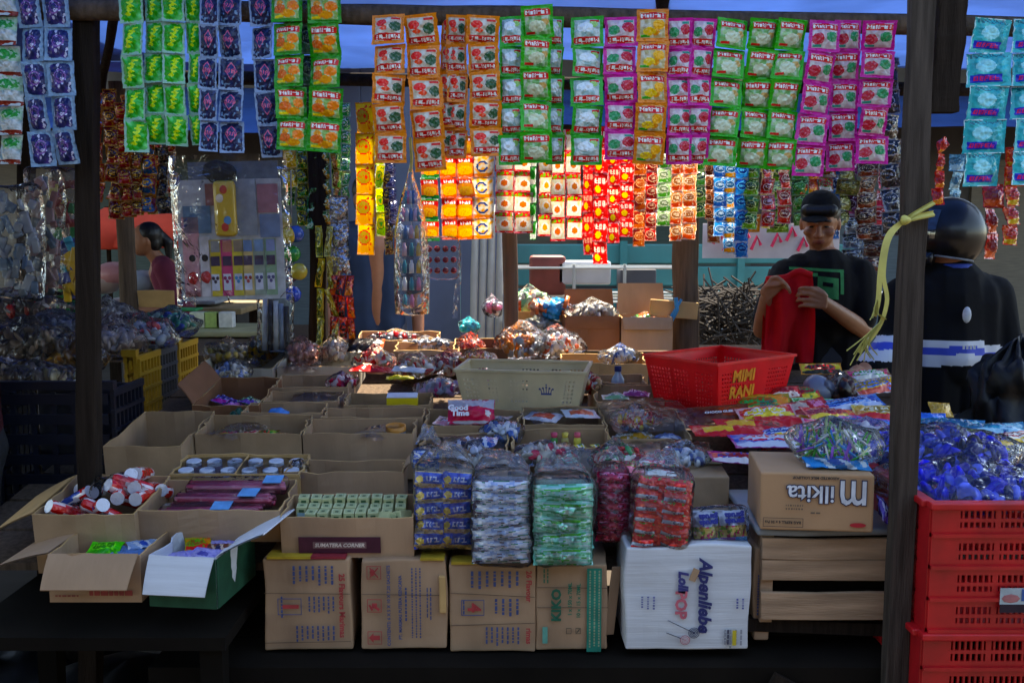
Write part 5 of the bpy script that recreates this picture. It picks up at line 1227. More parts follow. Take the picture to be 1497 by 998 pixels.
# ---- heap of packs on the right
def bar(c1,c2,c3):
    c1,c2,c3=C(c1),C(c2),C(c3)
    return lambda u,v: c2 if (.25<v<.75 and .12<u<.5) else (c3 if (.3<v<.7 and .55<u<.9 and nz(u*2,v,9)>-.15) else c1)
HP=[(1045,612,.19,.075,bar('6a3c2c','5a2a22','a04a2a'),-.05,.35,'brown chocolate biscuit packet with a black label',[('CHOCO GLEE',.0135,.01,-.012,'e0dcd8',0,.0006)]),
(1112,600,.17,.085,snack('e08a1c','f0c060','3aa05a'),-.06,.45,'orange mango candy packet standing in the heap',[('ELASTIC',.013,.02,-.005,'2a7a6a',0,.0005),('MANGO',.014,.02,-.02,'2a7a6a',0,.0007)]),
(1178,605,.15,.06,bar('a81c30','c8b0a0','c87a9a'),.35,.3,'dark red wafer packet beside the mango packet',[]),
(1100,635,.21,.06,bar('c01c20','d8a81c','7a3a1c'),.28,.25,'red and yellow chocolate bar packet in the heap',[]),
(1070,645,.22,.06,bar('b81820','d8b02a','c03a2a'),.2,.15,'red and yellow packet at the front of the heap',[]),
(1160,622,.22,.06,bar('c41c24','c83a3a','d8b838'),.3,.25,'red chocolate packet in the middle of the heap',[]),
(1170,583,.12,.06,snack('c02028','e0c83a','2a8a4a'),.1,.4,'small red and yellow packet by the red basket',[]),
(1200,548,.13,.05,snack('d8c41c','2a2a1c','c8301c'),-.1,.5,'yellow and black packet behind the red basket',[]),
(1145,585,.10,.05,snack('c81c28','f0e0d0','a01020'),.0,.4,'bright red sachet at the corner of the red basket',[]),
(1125,660,.2,.07,snack('3a4a9a','c8ccd8','c82a3a'),.15,.15,'blue and silver packet low in the heap',[]),
(1090,678,.18,.06,snack('c01c24','d8d0d0','2a3a8a'),.1,.1,'red and silver packet behind the sweet carton',[]),
(1140,642,.14,.05,snack('2a5ab8','d8b82a','c0c8d8'),.3,.2,'blue and yellow packet in the heap',[]),
(1240,600,.2,.06,snack('2a4a9a','c8d0e0','6a9ad0'),.2,.25,'blue and white foil packet left of the right post',[]),
(1280,575,.16,.07,snack('d8b02a','c85a3a','4a7ac0'),.3,.4,'yellow noodle packet left of the right post',[]),
(1270,560,.14,.05,snack('c83a5a','d8d4c8','3a9a4a'),.1,.4,'pink edged packet behind the yellow noodle packet',[]),
(1255,625,.2,.08,snack('3a7ac8','b8d0e8','c84a8a'),-.2,.15,'light blue foil packet in front of the post',[]),
(1300,640,.2,.09,snack('a84a8a','4a5ab0','c8a8c8'),.2,.1,'violet pink foil packet by the right post',[]),
(1380,632,.2,.08,snack('1c8aa8','7ac8d0','0f5a80'),-.35,.15,'turquoise foil packet right of the post',[]),
(1440,640,.2,.07,snack('2a9ab0','b8e0e8','1c6a90'),-.2,.1,'turquoise and white packet at the right of the heap',[]),
(1360,655,.16,.08,snack('c01c30','b8c8d8','d8e0e8'),-.25,.15,'red and white packet right of the post',[]),
(1425,662,.16,.06,snack('c8b01c','6a9a2a','e0d83a'),-.1,.1,'yellow green packet right of the red and white one',[]),
(1375,607,.06,.05,solid('c8a01c'),.0,.6,'small yellow carton behind the right post',[]),
(1350,622,.12,.06,solid('2a6ac0'),-.2,.2,'plain blue packet behind the right post',[]),
(1215,618,.17,.07,snack('d84a1c','f0d03a','a01c1c'),.3,.2,'orange red packet between the wafer and the foil packs',[]),
(1225,640,.18,.07,snack('d83a6a','f0c0d0','e8e0d8'),-.15,.15,'rose pink packet above the lollipop bag',[]),
(1195,598,.14,.06,snack('2a9a4a','e8e03a','d8f0c0'),.15,.35,'green and yellow packet behind the dark red wafer',[]),
(1290,612,.16,.07,snack('e0b81c','d84a1c','f0e8c0'),-.2,.3,'golden yellow packet just left of the right post',[]),
(1400,645,.16,.07,snack('d8386a','f0e0e8','8a2a6a'),-.1,.15,'pink packet among the turquoise ones',[]),
(1470,655,.16,.07,snack('c8301c','f0c83a','e8e0d0'),.1,.1,'red and gold packet at the right edge of the heap',[]),
(1120,618,.16,.06,snack('d8201c','f0d83a','f0e8d8'),.1,.3,'scarlet packet under the mango packet',[]),
(1150,655,.16,.06,snack('e06a1c','f0e0b0','c01c1c'),.2,.15,'orange packet beside the blue and silver one',[])]
hp=thing('plank_shelf','plank shelf under the heap of packets at the right','shelf',(1.15,2.95,0))
part('plank',MB().box((0,0,0),(.95,.95,.02)),WOOD,hp,loc=(.06,0,.80),rot=(SL,0,0))
for x in (-.3,.45):
    for y in (-.38,.4): part('leg',MB().box((0,0,0),(.05,.05,.74)),WOODD,hp,loc=(x,y,.37))
part('filler_sack',MB().ball((0.02,-.02,.83),(.42,.44,.07),12,fn=lambda p:p+noise.noise_vector(p*6)*.03),mat('dark_sacking',C('2a2a34'),.7),hp,True)
for i,(u,v,w_,h_,p_,a,tl,lab,tx) in enumerate(HP):
    flatpack(lab,S(u,v)+Vector((0,0,.014+.004*(i%5))),w_*1.12,h_*1.12,p_,lab,(SL+tl,rnd.uniform(-.1,.1),a),.013,m=PRINT if i<12 else FOIL,txt=tx,group='packets heaped on the right',res=(32,18),seed=i%3)
candy_bag('big clear bag of green sweets and lollipop sticks on the sweet carton',Vector((P(1226,690,2.3).x,2.33,P(1228,692,2.2).z-.005)),(.20,.20,.09),['3aa04a','c8d8a0','7ac06a','d8d8d8','2a8ad0','8a5ac0'],(0,0,-.15),n=130,seed=41,size=.012,shape='stick')
flatpack('blue and white header of the lollipop bag hanging over the carton',Vector((P(1234,694,2.2).x,2.25,P(1234,694,2.2).z+.014)),.15,.05,stripes('3a86c0','d0dce4','3a5a9a'),'hd',(.25,.05,-.05),.008,cat='packet')
candy_bag('clear bag of pale sweets behind the lollipop bag',S(1262,650)+Vector((0,0,-.01)),(.2,.16,.07),['c8c0d0','7a8ac0','c890b0','e0dce0'],(SL,0,.3),n=60,seed=42,size=.013)
candy_bag('clear bag of mixed dark sweets beside the right post',S(1300,690)+Vector((0,.04,-.03)),(.15,.14,.09),['4a4a60','a89a5a','8a3a6a','c8c8d0'],(SL,0,.3),n=50,seed=43,size=.013)
a_=P(1430,738,2.2)
candy_bag('wide bag of royal blue wrapped sweets on the red crate',Vector((a_.x,2.27,a_.z-.012)),(.40,.30,.085),['1420c0','2030e0','0c1480','6a7ae8','10184a'],(0,0,0),n=210,seed=44,size=.017,shape='pillow')
candy_bag('second bag of royal blue sweets behind the first',Vector((a_.x+.03,2.50,a_.z+.015)),(.42,.28,.09),['141cb0','2430d0','0a1060','5a6ae0','2a2030'],(0,0,.1),n=190,seed=45,size=.017,shape='pillow')
flatpack('silver blue packet sticking out beside the right post',P(1338,725,2.22),.06,.10,stripes('8aa0d0','c8d0e8','2a3a9a'),'sbp',(.9,.5,.3),.014,m=FOIL)
flatpack('small violet packet left of the right post',P(1292,745,2.24),.03,.07,stripes('6a5ac0','c0c0e8','2a1a6a'),'svp',(.9,.5,.5),.01,m=FOIL)
candy_bag('dark brown foil bag on the heap below the yellow packet',S(1228,578)+Vector((0,.02,-.02)),(.12,.1,.08),['3a2018','6a3a24','1a1210'],(SL,0,0),n=20,seed=46,size=.02)
tag(part('grey_pouch',MB().ball((0,0,0),(.06,.05,.05),10,fn=lambda p:p+noise.noise_vector(p*16)*.012),mat('grey_film',C('6a7080'),.3),None,True,loc=S(1196,575)+Vector((0,0,.01))),'plain grey pouch beside the brown foil bag','pouch')
# ================================================================= hanging toys, bags and strings
tp=thing('toy_card','white card of small toys in a clear sleeve hanging at the upper left','toy card',P(334,232,3.0),(0,-.025,.05))
def q3(u,v): d=P(u,v,3.0)-P(334,232,3.0); return (d.x,d.z)
def prect(name,u0,v0,u1,v1,col,y=-.004,th=.002,m=None):
    a=q3(u0,v1); b=q3(u1,v0); return part(name,MB().box(((a[0]+b[0])/2,y,(a[1]+b[1])/2),(b[0]-a[0],th,b[1]-a[1])),m or ink(col),tp)
prect('backing_card',262,262,408,438,'a8adb4',0,.003)
prect('header_card',275,236,404,262,'5a6472',.002,.003)
for u0,v0,u1,v1,c_ in ((268,316,288,432,'c08a92'),(269,424,289,432,'b83a2a'),(290,345,304,432,'c0bcc0'),(345,262,372,345,'8a94a0'),(375,270,404,312,'9a6a78'),(378,314,406,348,'6a82a8'),(268,300,306,340,'5a7a98'),(300,268,318,300,'8a5a58')): prect('toy_strip',u0,v0,u1,v1,c_)
for i,(u,c_) in enumerate(((305,'c8b02a'),(322,'b83a6a'),(338,'c8b83a'),(352,'c0a868'),(368,'8a9a8a'),(385,'7a9a7a'))):
    prect('sticker_pack',u,350,u+14,432,c_); prect('sticker_header',u+1,374,u+13,388,'3a2a48',-.0062); prect('sticker_picture',u+2,400,u+12,424,'c0c4d4',-.0062); prect('sticker_top',u+1,351,u+13,368,['8a8a8a','a86a5a','8a7a6a','5a7aa8','6a8ab0','7a8ab8'][i],-.0062)
    mb=MB(); 
    for k in range(3): a=q3(u+4+k*3,406+5*(k%2)); mb.ball((a[0],-.008,a[1]),(.005,.001,.006),4)
    part('sticker_drawing',mb,ink(['3a2a3a','8a2a5a','3a8ac0','a03a3a','3a3a6a','4a4a7a'][i]),tp)
for u,v in ((279,376),(297,376)): a=q3(u,v); part('black_dot',MB().ball((a[0],-.006,a[1]),(.010,.002,.011),5),ink('1c1c20'),tp)
for u,v in ((279,405),(298,404)): a=q3(u,v); part('red_bird_toy',MB().ball((a[0],-.008,a[1]),(.015,.005,.02),6,fn=lambda p:p+noise.noise_vector(p*90)*.004),ink('b82a28'),tp)
a=q3(330,305); part('yellow_toy',MB().rbox((a[0],-.022,a[1]),(.066,.028,.165),.0139,n=5),mat('yellow_plastic',C('c9a824'),.3,coat=.3,var=.05),tp,True)
for dx,dz,c_ in ((0,.055,'c0402a'),(-.012,.03,'d8d0c0'),(.008,-.035,'4a8ac0'),(.0,-.055,'c83a2a')): part('toy_picture',MB().ball((a[0]+dx,-.037,a[1]+dz),(.011,.001,.013),5),ink(c_),tp)
a=q3(320,252); part('black_toy',MB().ball((a[0],-.012,a[1]),(.05,.015,.035),7,fn=lambda p:p+noise.noise_vector(p*25)*.012),ink('16181a'),tp)
part('clear_sleeve',MB().grid(lambda u,v:((u-.5)*.345,-.045*math.sin(math.pi*u)**.5-.012+.008*noise.noise(Vector((u*6,v*7,2))),.01-v*.44),26,30),FILM,tp,True)
for i,(u,v,c_) in enumerate(((420,344,'c8b02a'),(432,342,'2a5ab0'),(427,371,'2a9a3a'),(437,397,'c8b43a'),(424,401,'4a3a5a'),(428,430,'1c4ac0'),(414,322,'a89a4a'))):
    tag(part('toy_ball',MB().ball((0,0,0),.033,10),mat('ball_'+c_,C(c_),.25,coat=.4,var=.05),None,True,loc=P(u,v,3.85+.02*(i%3))),['yellow ball at the top of the hanging net','dark blue ball beside the top yellow one','green ball in the middle of the hanging balls','yellow ball low in the hanging balls','dark violet ball left of the low yellow one','bright blue ball at the bottom of the hanging balls','dull yellow ball above the hanging balls'][i],'ball','toy balls hanging in a column')
tag(part('ball_cord',MB().tube([P(425,250,3.92),P(426,340,3.92),P(428,430,3.9)],.003,5),ink('8a8a80'),None),'thin cord holding the column of toy balls','cord')
bs=thing('bag_of_tubes','clear tall bag of white and black striped tubes at the left rear','bag',P(404,512,3.8))
for i in range(5): part('tube',MB().tube([(-.045+i*.022,0,0),(-.04+i*.02,.01,.21-.01*i)],.010,7),ink(['b8bcc0','30323a','c0c4c4','8a98a8','3a3c40'][i]),bs,True)
part('film',MB().rbox((0,0,.11),(.14,.07,.24),.03,n=6,wob=.015,seed=2),FILM,bs,True)
# cone shaped bag of little bottles
bb=thing('bottle_bag','hanging clear bag of tiny coloured bottles under the melon strips','bag',P(600,240,3.85))
H=P(600,240,3.85).z-P(600,458,3.85).z
for j in range(7):
    for i in range(5):
        hw=.02+.035*min(1,j/3); x=-hw+2*hw*i/4; z=-.12-j*(H-.14)/6.5
        col=['2a8a9a','c87a9a','b8bcc0','3a6a9a','c0a0b0','1c7a8a','d8d8d8'][(i+j)%7] if not(i>=3 and 1<j<5) else 'c0a040'
        part('small_bottle',MB().lathe([(0,0),(.009,0),(.009,.035),(.005,.042),(.005,.05),(0,.051)],8,col=C(col)),PLASTIC,bb,True,loc=(x,.0,z-.03))
part('film',MB().lathe([(.004,0),(.014,-.05),(.04,-.13),(.064,-.25),(.07,-.45),(.066,-H),(.0,-H-.01)],20),FILM,bb,True); part('knot',MB().tube([(0,0,.10),(.005,0,.02),(0,0,-.03)],.006,6),ink('c8b85a'),bb)
bb.children[-2].scale=(1,.4,1)
rd=thing('sweet_bag','hanging clear bag with rows of red sweets','bag',P(645,345,3.9))
for j in range(3):
    for i in range(4): part('red_sweet',MB().ball((-.048+i*.032,0,-.05-j*.042),.0125,6),mat('red_sweet',C('b81c34'),.2,coat=.5),rd,True)
part('film',MB().rbox((0,0,-.085),(.15,.045,.17),.02,n=7,wob=.012,seed=5),FILM,rd,True)
tag(part('hanging_tape',MB().grid(lambda u,v:((u-.5)*.02+.01*math.sin(v*5),.006*math.sin(u*3+v*9),-v*.30),3,18),FILMH,None,True,loc=P(668,352,3.88)),'narrow clear plastic tape dangling beside the red sweets','tape')
# plastic bags of toys far left
for i,(u,v0,v1,w_,cs,Y,lab) in enumerate(((18,268,440,.17,['7a8a98','8a94a4','5a7a98','a0a8b0'],3.1,'large cloudy bag of blue grey toys at the far left'),(62,243,432,.12,['8a5a5a','5a6a78','a0888a'],3.2,'cloudy bag of reddish toys left of the post'),(92,243,438,.10,['9a3a3a','b8a02a','7a2a2a','2a8a4a'],3.3,'clear bag of red and yellow toys beside the left post'),(108,350,432,.07,['c8a01c','3a4a8a','2a8a9a'],3.0,'small clear bag with yellow and blue toys at the post'))):
    t=thing('toy_bag',lab,'bag',P(u,v0,Y),(0,0,0),'bags of toys at the far left'); h=P(u,v0,Y).z-P(u,v1,Y).z; r2=random.Random(i); mb=MB()
    for k in range(46):
        mb.rbox((r2.uniform(-.38,.38)*w_,r2.uniform(-.02,.02),-h*r2.uniform(.12,.95)),(r2.uniform(.012,.03),.012,r2.uniform(.02,.07)),.004,col=C(r2.choice(cs)),n=1,mat=Matrix.Rotation(r2.uniform(-.6,.6),3,'Y'))
    o=part('small_toys',mb,PLASTIC,t); o['kind']='stuff'
    part('film',MB().rbox((0,0,-h/2),(w_,.07,h),.03,n=8,wob=.014,seed=i),FILM,t,True)
# heaps of snack bags on the left crates
for i,(u,v,Y,sz,cs,lab) in enumerate([(30,448,3.9,(.3,.2,.12),['8a7a70','b0a8a0','c04030','6a6058'],'clear snack bag at the back left edge'),(40,500,3.3,(.3,.2,.12),['7a6a5a','a08a78','5a5048'],'brown snack bag at the left edge'),(82,482,3.7,(.3,.2,.11),['8a8c90','6a6c70','a8a8a8'],'silver grey bag beside the left post'),(100,520,3.3,(.24,.16,.10),['8a5a2a','b0843a','6a4a2a'],'golden brown bag in front of the left crates'),(50,548,3.05,(.3,.16,.06),['5a4a3a','8a7a6a','a89878'],'flat brown bag on the dark blue crate'),(165,500,3.5,(.22,.18,.11),['8a7a74','a89a94','c0b0a8'],'clear bag of pale rings right of the left post'),(205,490,3.75,(.26,.2,.12),['9aa0a8','b84a4a','c8c8cc','6a6a70'],'clear bag with red bits on the yellow crate'),(246,474,4.1,(.24,.2,.10),['2a7a6a','6ab09a','2a4a9a','b8d0c8'],'clear bag of green and blue packs on the crates'),(160,462,4.3,(.22,.16,.10),['b8b0a8','9a9288','c8c4c0'],'pale clear bag behind the crates'),(110,455,4.4,(.2,.14,.10),['a8a09a','3a8a4a','8a827a'],'clear bag with a green tag behind the left post')]):
    candy_bag(lab,P(u,v,Y)+Vector((0,0,-sz[2]*.5)),sz,cs,n=90,seed=60+i,size=.015,shape='pillow',group='snack bags on the left crates')
tag(part('cardboard_scrap',MB().rbox((0,0,0),(.20,.01,.10),.003,wob=.006),CARDY,None,loc=P(228,437,5.6),rot=(.2,0,.1)),'upright piece of tan cardboard on the neighbouring table','cardboard')
ls=thing('side_board','long plank board under the goods behind the left crates','board',(-1.75,5.2,0)); part('board',MB().box((0,0,0),(1.4,1.5,.03)),WOOD,ls,loc=(0,0,.93))
for x in (-.6,.6):
    for y in (-.65,.65): part('leg',MB().box((0,0,0),(.05,.05,.91)),WOODD,ls,loc=(x,y,.456))
tag(part('green_lid',MB().rbox((0,0,0),(.16,.12,.012),.004),ink('3a9a5a'),None,loc=P(268,452,5.0)),'flat green lid on the neighbouring table','lid')
# raffia
rf=thing('raffia_string','yellow raffia string knotted round the right post with frayed ends','string',P(1322,322,2.11))
RAF=mat('yellow_raffia',C('c3bb62'),.55,trans=.2,var=.15,vscale=30)
o0=P(1322,322,2.11)
def ribbon(pts,w_,nm='strand',n=24,fold=1):
    pts=[Vector(p)-o0 for p in pts]; mb=MB(); N=len(pts)-1
    def at_(t):
        t*=N; k=min(int(t),N-1); p0=pts[max(k-1,0)];p1=pts[k];p2=pts[k+1];p3=pts[min(k+2,N)]; s=t-k
        return .5*((2*p1)+(-p0+p2)*s+(2*p0-5*p1+4*p2-p3)*s*s+(-p0+3*p1-3*p2+p3)*s**3)
    def fn(u,v):
        c=at_(v); d=(at_(min(1,v+.02))-at_(max(0,v-.02))).normalized(); s=d.cross(Vector((0,1,0))).normalized()
        return c+s*(u-.5)*w_+Vector((0,-.004*math.sin(u*math.pi*2*fold)*fold,0))
    mb.grid(fn,4,n); return part(nm,mb,RAF,rf,True)
Yp=2.115
ribbon([P(1318,327,Yp),P(1335,314,Yp-.002),P(1366,296,Yp)],.010); ribbon([P(1318,324,Yp),P(1338,318,Yp-.004),P(1366,312,Yp)],.013)
part('knot',MB().ball((0,-.006,0),(.012,.01,.010),6,fn=lambda p:p+noise.noise_vector(p*80)*.004),RAF,rf,True)
ribbon([P(1320,324,Yp),P(1298,345,Yp-.02),P(1288,390,Yp-.03),P(1284,440,Yp-.03),P(1278,462,Yp-.03)],.011,fold=2)
ribbon([P(1320,324,Yp),P(1300,350,Yp-.02),P(1292,400,Yp-.03),P(1297,440,Yp-.03),P(1284,480,Yp-.03),P(1255,515,Yp-.03)],.009,fold=2)
r2=random.Random(8)
for i in range(7): ribbon([P(1283,438,Yp-.03),P(1280+r2.uniform(-3,4),455,Yp-.03),P(1272+i*4,462+r2.uniform(-4,6),Yp-.035)],.0022,'frayed_end',8)
for i in range(10): ribbon([P(1290,468,Yp-.03),P(1268+r2.uniform(-6,6),495+r2.uniform(-4,4),Yp-.03),P(1238+i*5,520+r2.uniform(-8,16),Yp-.035)],.0026,'frayed_end',10)
# black carrier bag at the right
tag(part('black_bag',MB().ball((0,0,0),(.15,.12,.22),26,fn=lambda p:p*(1+.10*math.sin(math.atan2(p.y,p.x)*9+p.z*20))+noise.noise_vector(p*11)*.06+noise.noise_vector(p*30)*.02),mat('black_bag_film',C('0a0a0c'),.5,spec=.3,bump=.8,bscale=12),None,True,loc=P(1475,605,3.35)),'big black plastic carrier bag beside the helmeted person','bag')

# ================================================================= people
def melt(prims, vox, smooth=6):
    """union of capsules and ellipsoids melted into one continuous skin"""
    mb=MB()
    for p in prims:
        if p[0]=='c':
            a,b,ra,rb=Vector(p[1]),Vector(p[2]),p[3],p[4]; n=6
            mb.tube([a+(b-a)*i/n for i in range(n+1)],[ra+(rb-ra)*i/n for i in range(n+1)],12); mb.ball(a,ra,6); mb.ball(b,rb,6)
        else:
            mb.ball(p[1],p[2],8,mat=p[3] if len(p)>3 else None)
    me=mb.mesh('tmp',PRINT); o=link('tmp',me)
    r=o.modifiers.new('r','REMESH'); r.mode='VOXEL'; r.voxel_size=vox
    s=o.modifiers.new('s','SMOOTH'); s.factor=.5; s.iterations=smooth
    dg=bpy.context.evaluated_depsgraph_get(); dg.update()
    out=bpy.data.meshes.new_from_object(o.evaluated_get(dg)); bpy.data.objects.remove(o)
    out.materials.clear(); out.polygons.foreach_set('use_smooth',[True]*len(out.polygons)); return out
SKIN=mat('skin',C('9a6647'),.5,spec=.4,var=.08,vscale=30); LIP=mat('lips',C('7a4038'),.4,var=.05)
HAIR=mat('black_hair',C('0d0b0b'),.45,var=.2,bump=.5,bscale=90,stretch=(1,1,.2)); BLKC=mat('black_cotton',C('0f0f12'),.9,spec=.2,var=.15,bump=.25,bscale=60)
def setmats(me,mats,fn):
    for m in mats: me.materials.append(m)
    for p in me.polygons: p.material_index=fn(p.center)
def hand(c,d,side,curl,s=1.0):
    """palm and five fingers: d finger direction, side towards the little finger, curl towards the palm"""
    c,d,side,curl=[Vector(x) for x in (c,d,side,curl)]; pr=[]
    for i in range(4):
        b=c+side*(i-1.5)*.0235*s; L=[.9,1.05,1,.8][i]*.026*s
        p1=b+d*.042*s; p2=p1+(d*.75+curl*.6).normalized()*L; p3=p2+(d*.2+curl*.95).normalized()*L*.85; p4=p3+(curl-d*.3).normalized()*L*.6
        pr+=[('c',c+side*(i-1.5)*.014*s-d*.03*s,p1,.013*s,.0088*s),('c',p1,p2,.0088*s,.0082*s),('c',p2,p3,.0082*s,.0076*s),('c',p3,p4,.008*s,.007*s)]
    tb=c-side*.028*s-d*.02*s; t1=tb-side*.016*s+d*.022*s+curl*.012*s; t2=t1+(d*.7+curl*.5).normalized()*.026*s; t3=t2+(d*.8+curl*.6+side*.3).normalized()*.022*s
    pr+=[('c',c-d*.03*s,tb,.014*s,.013*s),('c',tb,t1,.013*s,.0105*s),('c',t1,t2,.0105*s,.0095*s),('c',t2,t3,.0095*s,.008*s)]
    return pr
# ---- the boy with the red cloth
BY=4.3
boy=thing('person','person in a black T-shirt with green print holding up a red cloth','person',(P(1205,520,BY).x,BY,0))
bo=Vector(boy.location)
def B(u,v,dy=0): return P(u,v,BY+dy)-bo
hc=B(1199,325); tilt=Matrix.Rotation(R(16),3,'X')@Matrix.Rotation(R(0),3,'Y'); fy=Matrix.Rotation(R(-20),3,'Z')@tilt
def Hd(x,y,z): return hc+fy@Vector((x,y,z))
sk=[('e',Hd(0,.012,.012),(.076,.092,.098),fy),('e',Hd(0,-.02,-.045),(.060,.066,.066),fy),('e',Hd(0,-.045,-.088),(.026,.024,.020),fy),
 ('c',Hd(0,-.082,.006),Hd(0,-.103,-.028),.009,.0135),('e',Hd(.013,-.092,-.031),(.010,.010,.008),fy),('e',Hd(-.013,-.092,-.031),(.010,.010,.008),fy),
 ('e',Hd(0,-.078,-.058),(.024,.014,.007),fy),('e',Hd(0,-.076,-.068),(.020,.014,.007),fy),('c',Hd(-.045,-.068,.022),Hd(-.014,-.082,.020),.010,.009),('c',Hd(.045,-.068,.022),Hd(.014,-.082,.020),.010,.009),
 ('e',Hd(.042,-.058,-.026),(.024,.022,.02),fy),('e',Hd(-.042,-.058,-.026),(.024,.022,.02),fy),('e',Hd(.078,.012,-.012),(.009,.017,.03),fy),('e',Hd(-.078,.012,-.012),(.009,.017,.03),fy),
 ('c',Hd(0,.02,-.06),B(1204,386,.02),.050,.056),('c',B(1204,384,.02),B(1170,396,.02),.05,.05),('c',B(1204,384,.02),B(1236,396,.02),.05,.05),('c',B(1204,392,.02),B(1206,470,.02),.10,.11)]
SL1,EL1,WR1=B(1147,404,.0),B(1114,482,-.10),B(1120,436,-.24); SL2,EL2,WR2=B(1256,404,.0),B(1262,482,-.06),B(1202,440,-.26)
for s_,e_,w_ in ((SL1,EL1,WR1),(SL2,EL2,WR2)): sk+=[('c',s_,e_,.048,.038),('c',e_,e_.lerp(w_,.35),.039,.037),('c',e_.lerp(w_,.35),w_,.037,.026)]
sk+=hand(WR1+Vector((.008,-.03,.035)),(.5,-.35,.75),(.55,.1,-.55),(.45,-.2,-.75)); sk+=hand(WR2+Vector((-.03,-.05,.010)),(-.9,-.2,.25),(0,.1,-1),(-.3,.6,-.2))
for s_,x in ((-1,-.085),(1,.085)): sk+=[('c',(x,.03,.9),(x*1.1,.0,.48),.078,.055),('c',(x*1.1,0,.48),(x*1.15,.03,.09),.052,.036),('c',(x*1.15,.03,.05),(x*1.3,-.12,.035),.036,.03)]
me=melt(sk,.005,4); setmats(me,[SKIN,LIP],lambda p:1 if (fy.transposed()@(p-hc))[1]<-.072 and abs((fy.transposed()@(p-hc))[2]+.063)<.0085 and abs((fy.transposed()@(p-hc))[0])<.024 else 0); link('body',me,boy)
for x in (-.031,.031):
    ey=part('eye',MB().ball(Hd(x,-.0735,.0),(.012,.006,.004),6,mat=None),mat('eye_dark',C('1a1210'),.2,var=0),boy,True)
    part('eyebrow',MB().tube([Hd(x-.016,-.079,.026),Hd(x,-.088,.030),Hd(x+.016,-.079,.026)],.0035,5),HAIR,boy,True)
hr=melt([('e',Hd(0,.028,.035),(.086,.095,.088),fy),('e',Hd(0,.06,-.02),(.074,.06,.07),fy),('c',Hd(-.05,-.055,.066),Hd(.05,-.055,.066),.028,.028)],.006,3); hr.materials.append(HAIR); link('hair',hr,boy)
cp_=melt([('e',Hd(0,.024,.062),(.083,.094,.072),fy),('e',Hd(-.015,-.115,.046),(.056,.058,.006),fy)],.005,3); cp_.materials.append(BLKC); link('cap',cp_,boy)
sh=[('c',B(1170,396,.02),B(1238,396,.02),.072,.072),('c',B(1204,402,.02),B(1207,470,.02),.128,.132),('c',B(1180,420,.02),B(1186,560,.02),.105,.112),('c',B(1228,420,.02),B(1226,560,.02),.105,.112)]
for s_,e_ in ((SL1,EL1),(SL2,EL2)): sh+=[('c',s_+Vector((0,.0,.012)),s_.lerp(e_,.78),.066,.060)]
ts=melt(sh,.008,4); wrinkle(ts,.007,11,3,(1,1,.6)); ts.materials.append(BLKC); nk=B(1202,372)
link('t_shirt',ts,boy)
def onchest(u,v): # point on the front of the shirt
    best=B(u,v,-.12); return best
tj=melt([('c',(-.085,.03,.93),(-.095,.0,.48),.10,.075),('c',(-.095,0,.48),(-.10,.03,.1),.074,.065),('c',(.085,.03,.93),(.095,.0,.48),.10,.075),('c',(.095,0,.48),(.10,.03,.1),.074,.065),('c',(-.06,.03,.95),(.06,.03,.95),.12,.12)],.012,3); tj.materials.append(mat('dark_denim',C('1c2430'),.85)); link('trousers',tj,boy)
# green print wrapped on the chest by ray casting down the Y axis
from mathutils.bvhtree import BVHTree
bvh=BVHTree.FromPolygons([v.co for v in ts.vertices],[tuple(p.vertices) for p in ts.polygons])
def wrapquad(name,u0,v0,u1,v1,m,n=12,off=.003,skew=0):
    mb=MB(); a=B(u0,v0); b=B(u1,v1)
    def fn(s,t):
        x=a.x+(b.x-a.x)*s; z=b.z+(a.z-b.z)*t-skew*s
        h=bvh.ray_cast(Vector((x,-2,z)),Vector((0,1,0)))[0]; y=(h.y if h else -.13)-off
        return (x,y,z)
    mb.grid(fn,n,n); return part(name,mb,m,boy,True)
GP=mat('green_print',C('1f7a3e'),.8,var=.25,vscale=40)
wrapquad('shirt_print',1148,389,1224,393,GP,skew=.012); wrapquad('shirt_print',1186,402,1214,432,GP,skew=.01); wrapquad('shirt_print',1218,396,1222,428,GP); wrapquad('shirt_print',1150,396,1186,401,GP,skew=.006)
wrapquad('shirt_print_dark',1192,410,1206,416,BLKC,off=.005,skew=.006)
# red cloth
rc=thing('red_cloth','bright red cloth held up by the person in the black T-shirt','cloth',P(1156,462,BY-.27))
ro=Vector(rc.location)
def cl(u,v):
    uu=1122+66*u; top=403-8*math.exp(-((u-.72)/.18)**2)+6*(1-u); vv=top+(530-top)*v; uu+=(-6*v*(1-u)+4*math.sin(v*3)*u)
    d=.018*math.sin(u*9+v*2.2)*(.35+v)+.014*math.sin(u*17-v*3+1)*v+.03*noise.noise(Vector((u*3,v*2,4)))
    return P(uu,vv,BY-.27+d)-ro
REDC=mat('red_fabric',C('c40c16'),.8,spec=.2,var=.1,vscale=9,bump=.3,bscale=200,trans=.15)
mb=MB().grid(cl,40,44); mb.grid(lambda u,v:Vector(cl(1-u,v))+Vector((0,.03+.015*math.sin(u*8),-.004)),30,30); part('drape',mb,REDC,rc,True)
mb=MB().tube([Vector(cl(i/12,0))+Vector((0,.012,-.002)) for i in range(13)],.016,8); part('folded_edge',mb,REDC,rc,True)

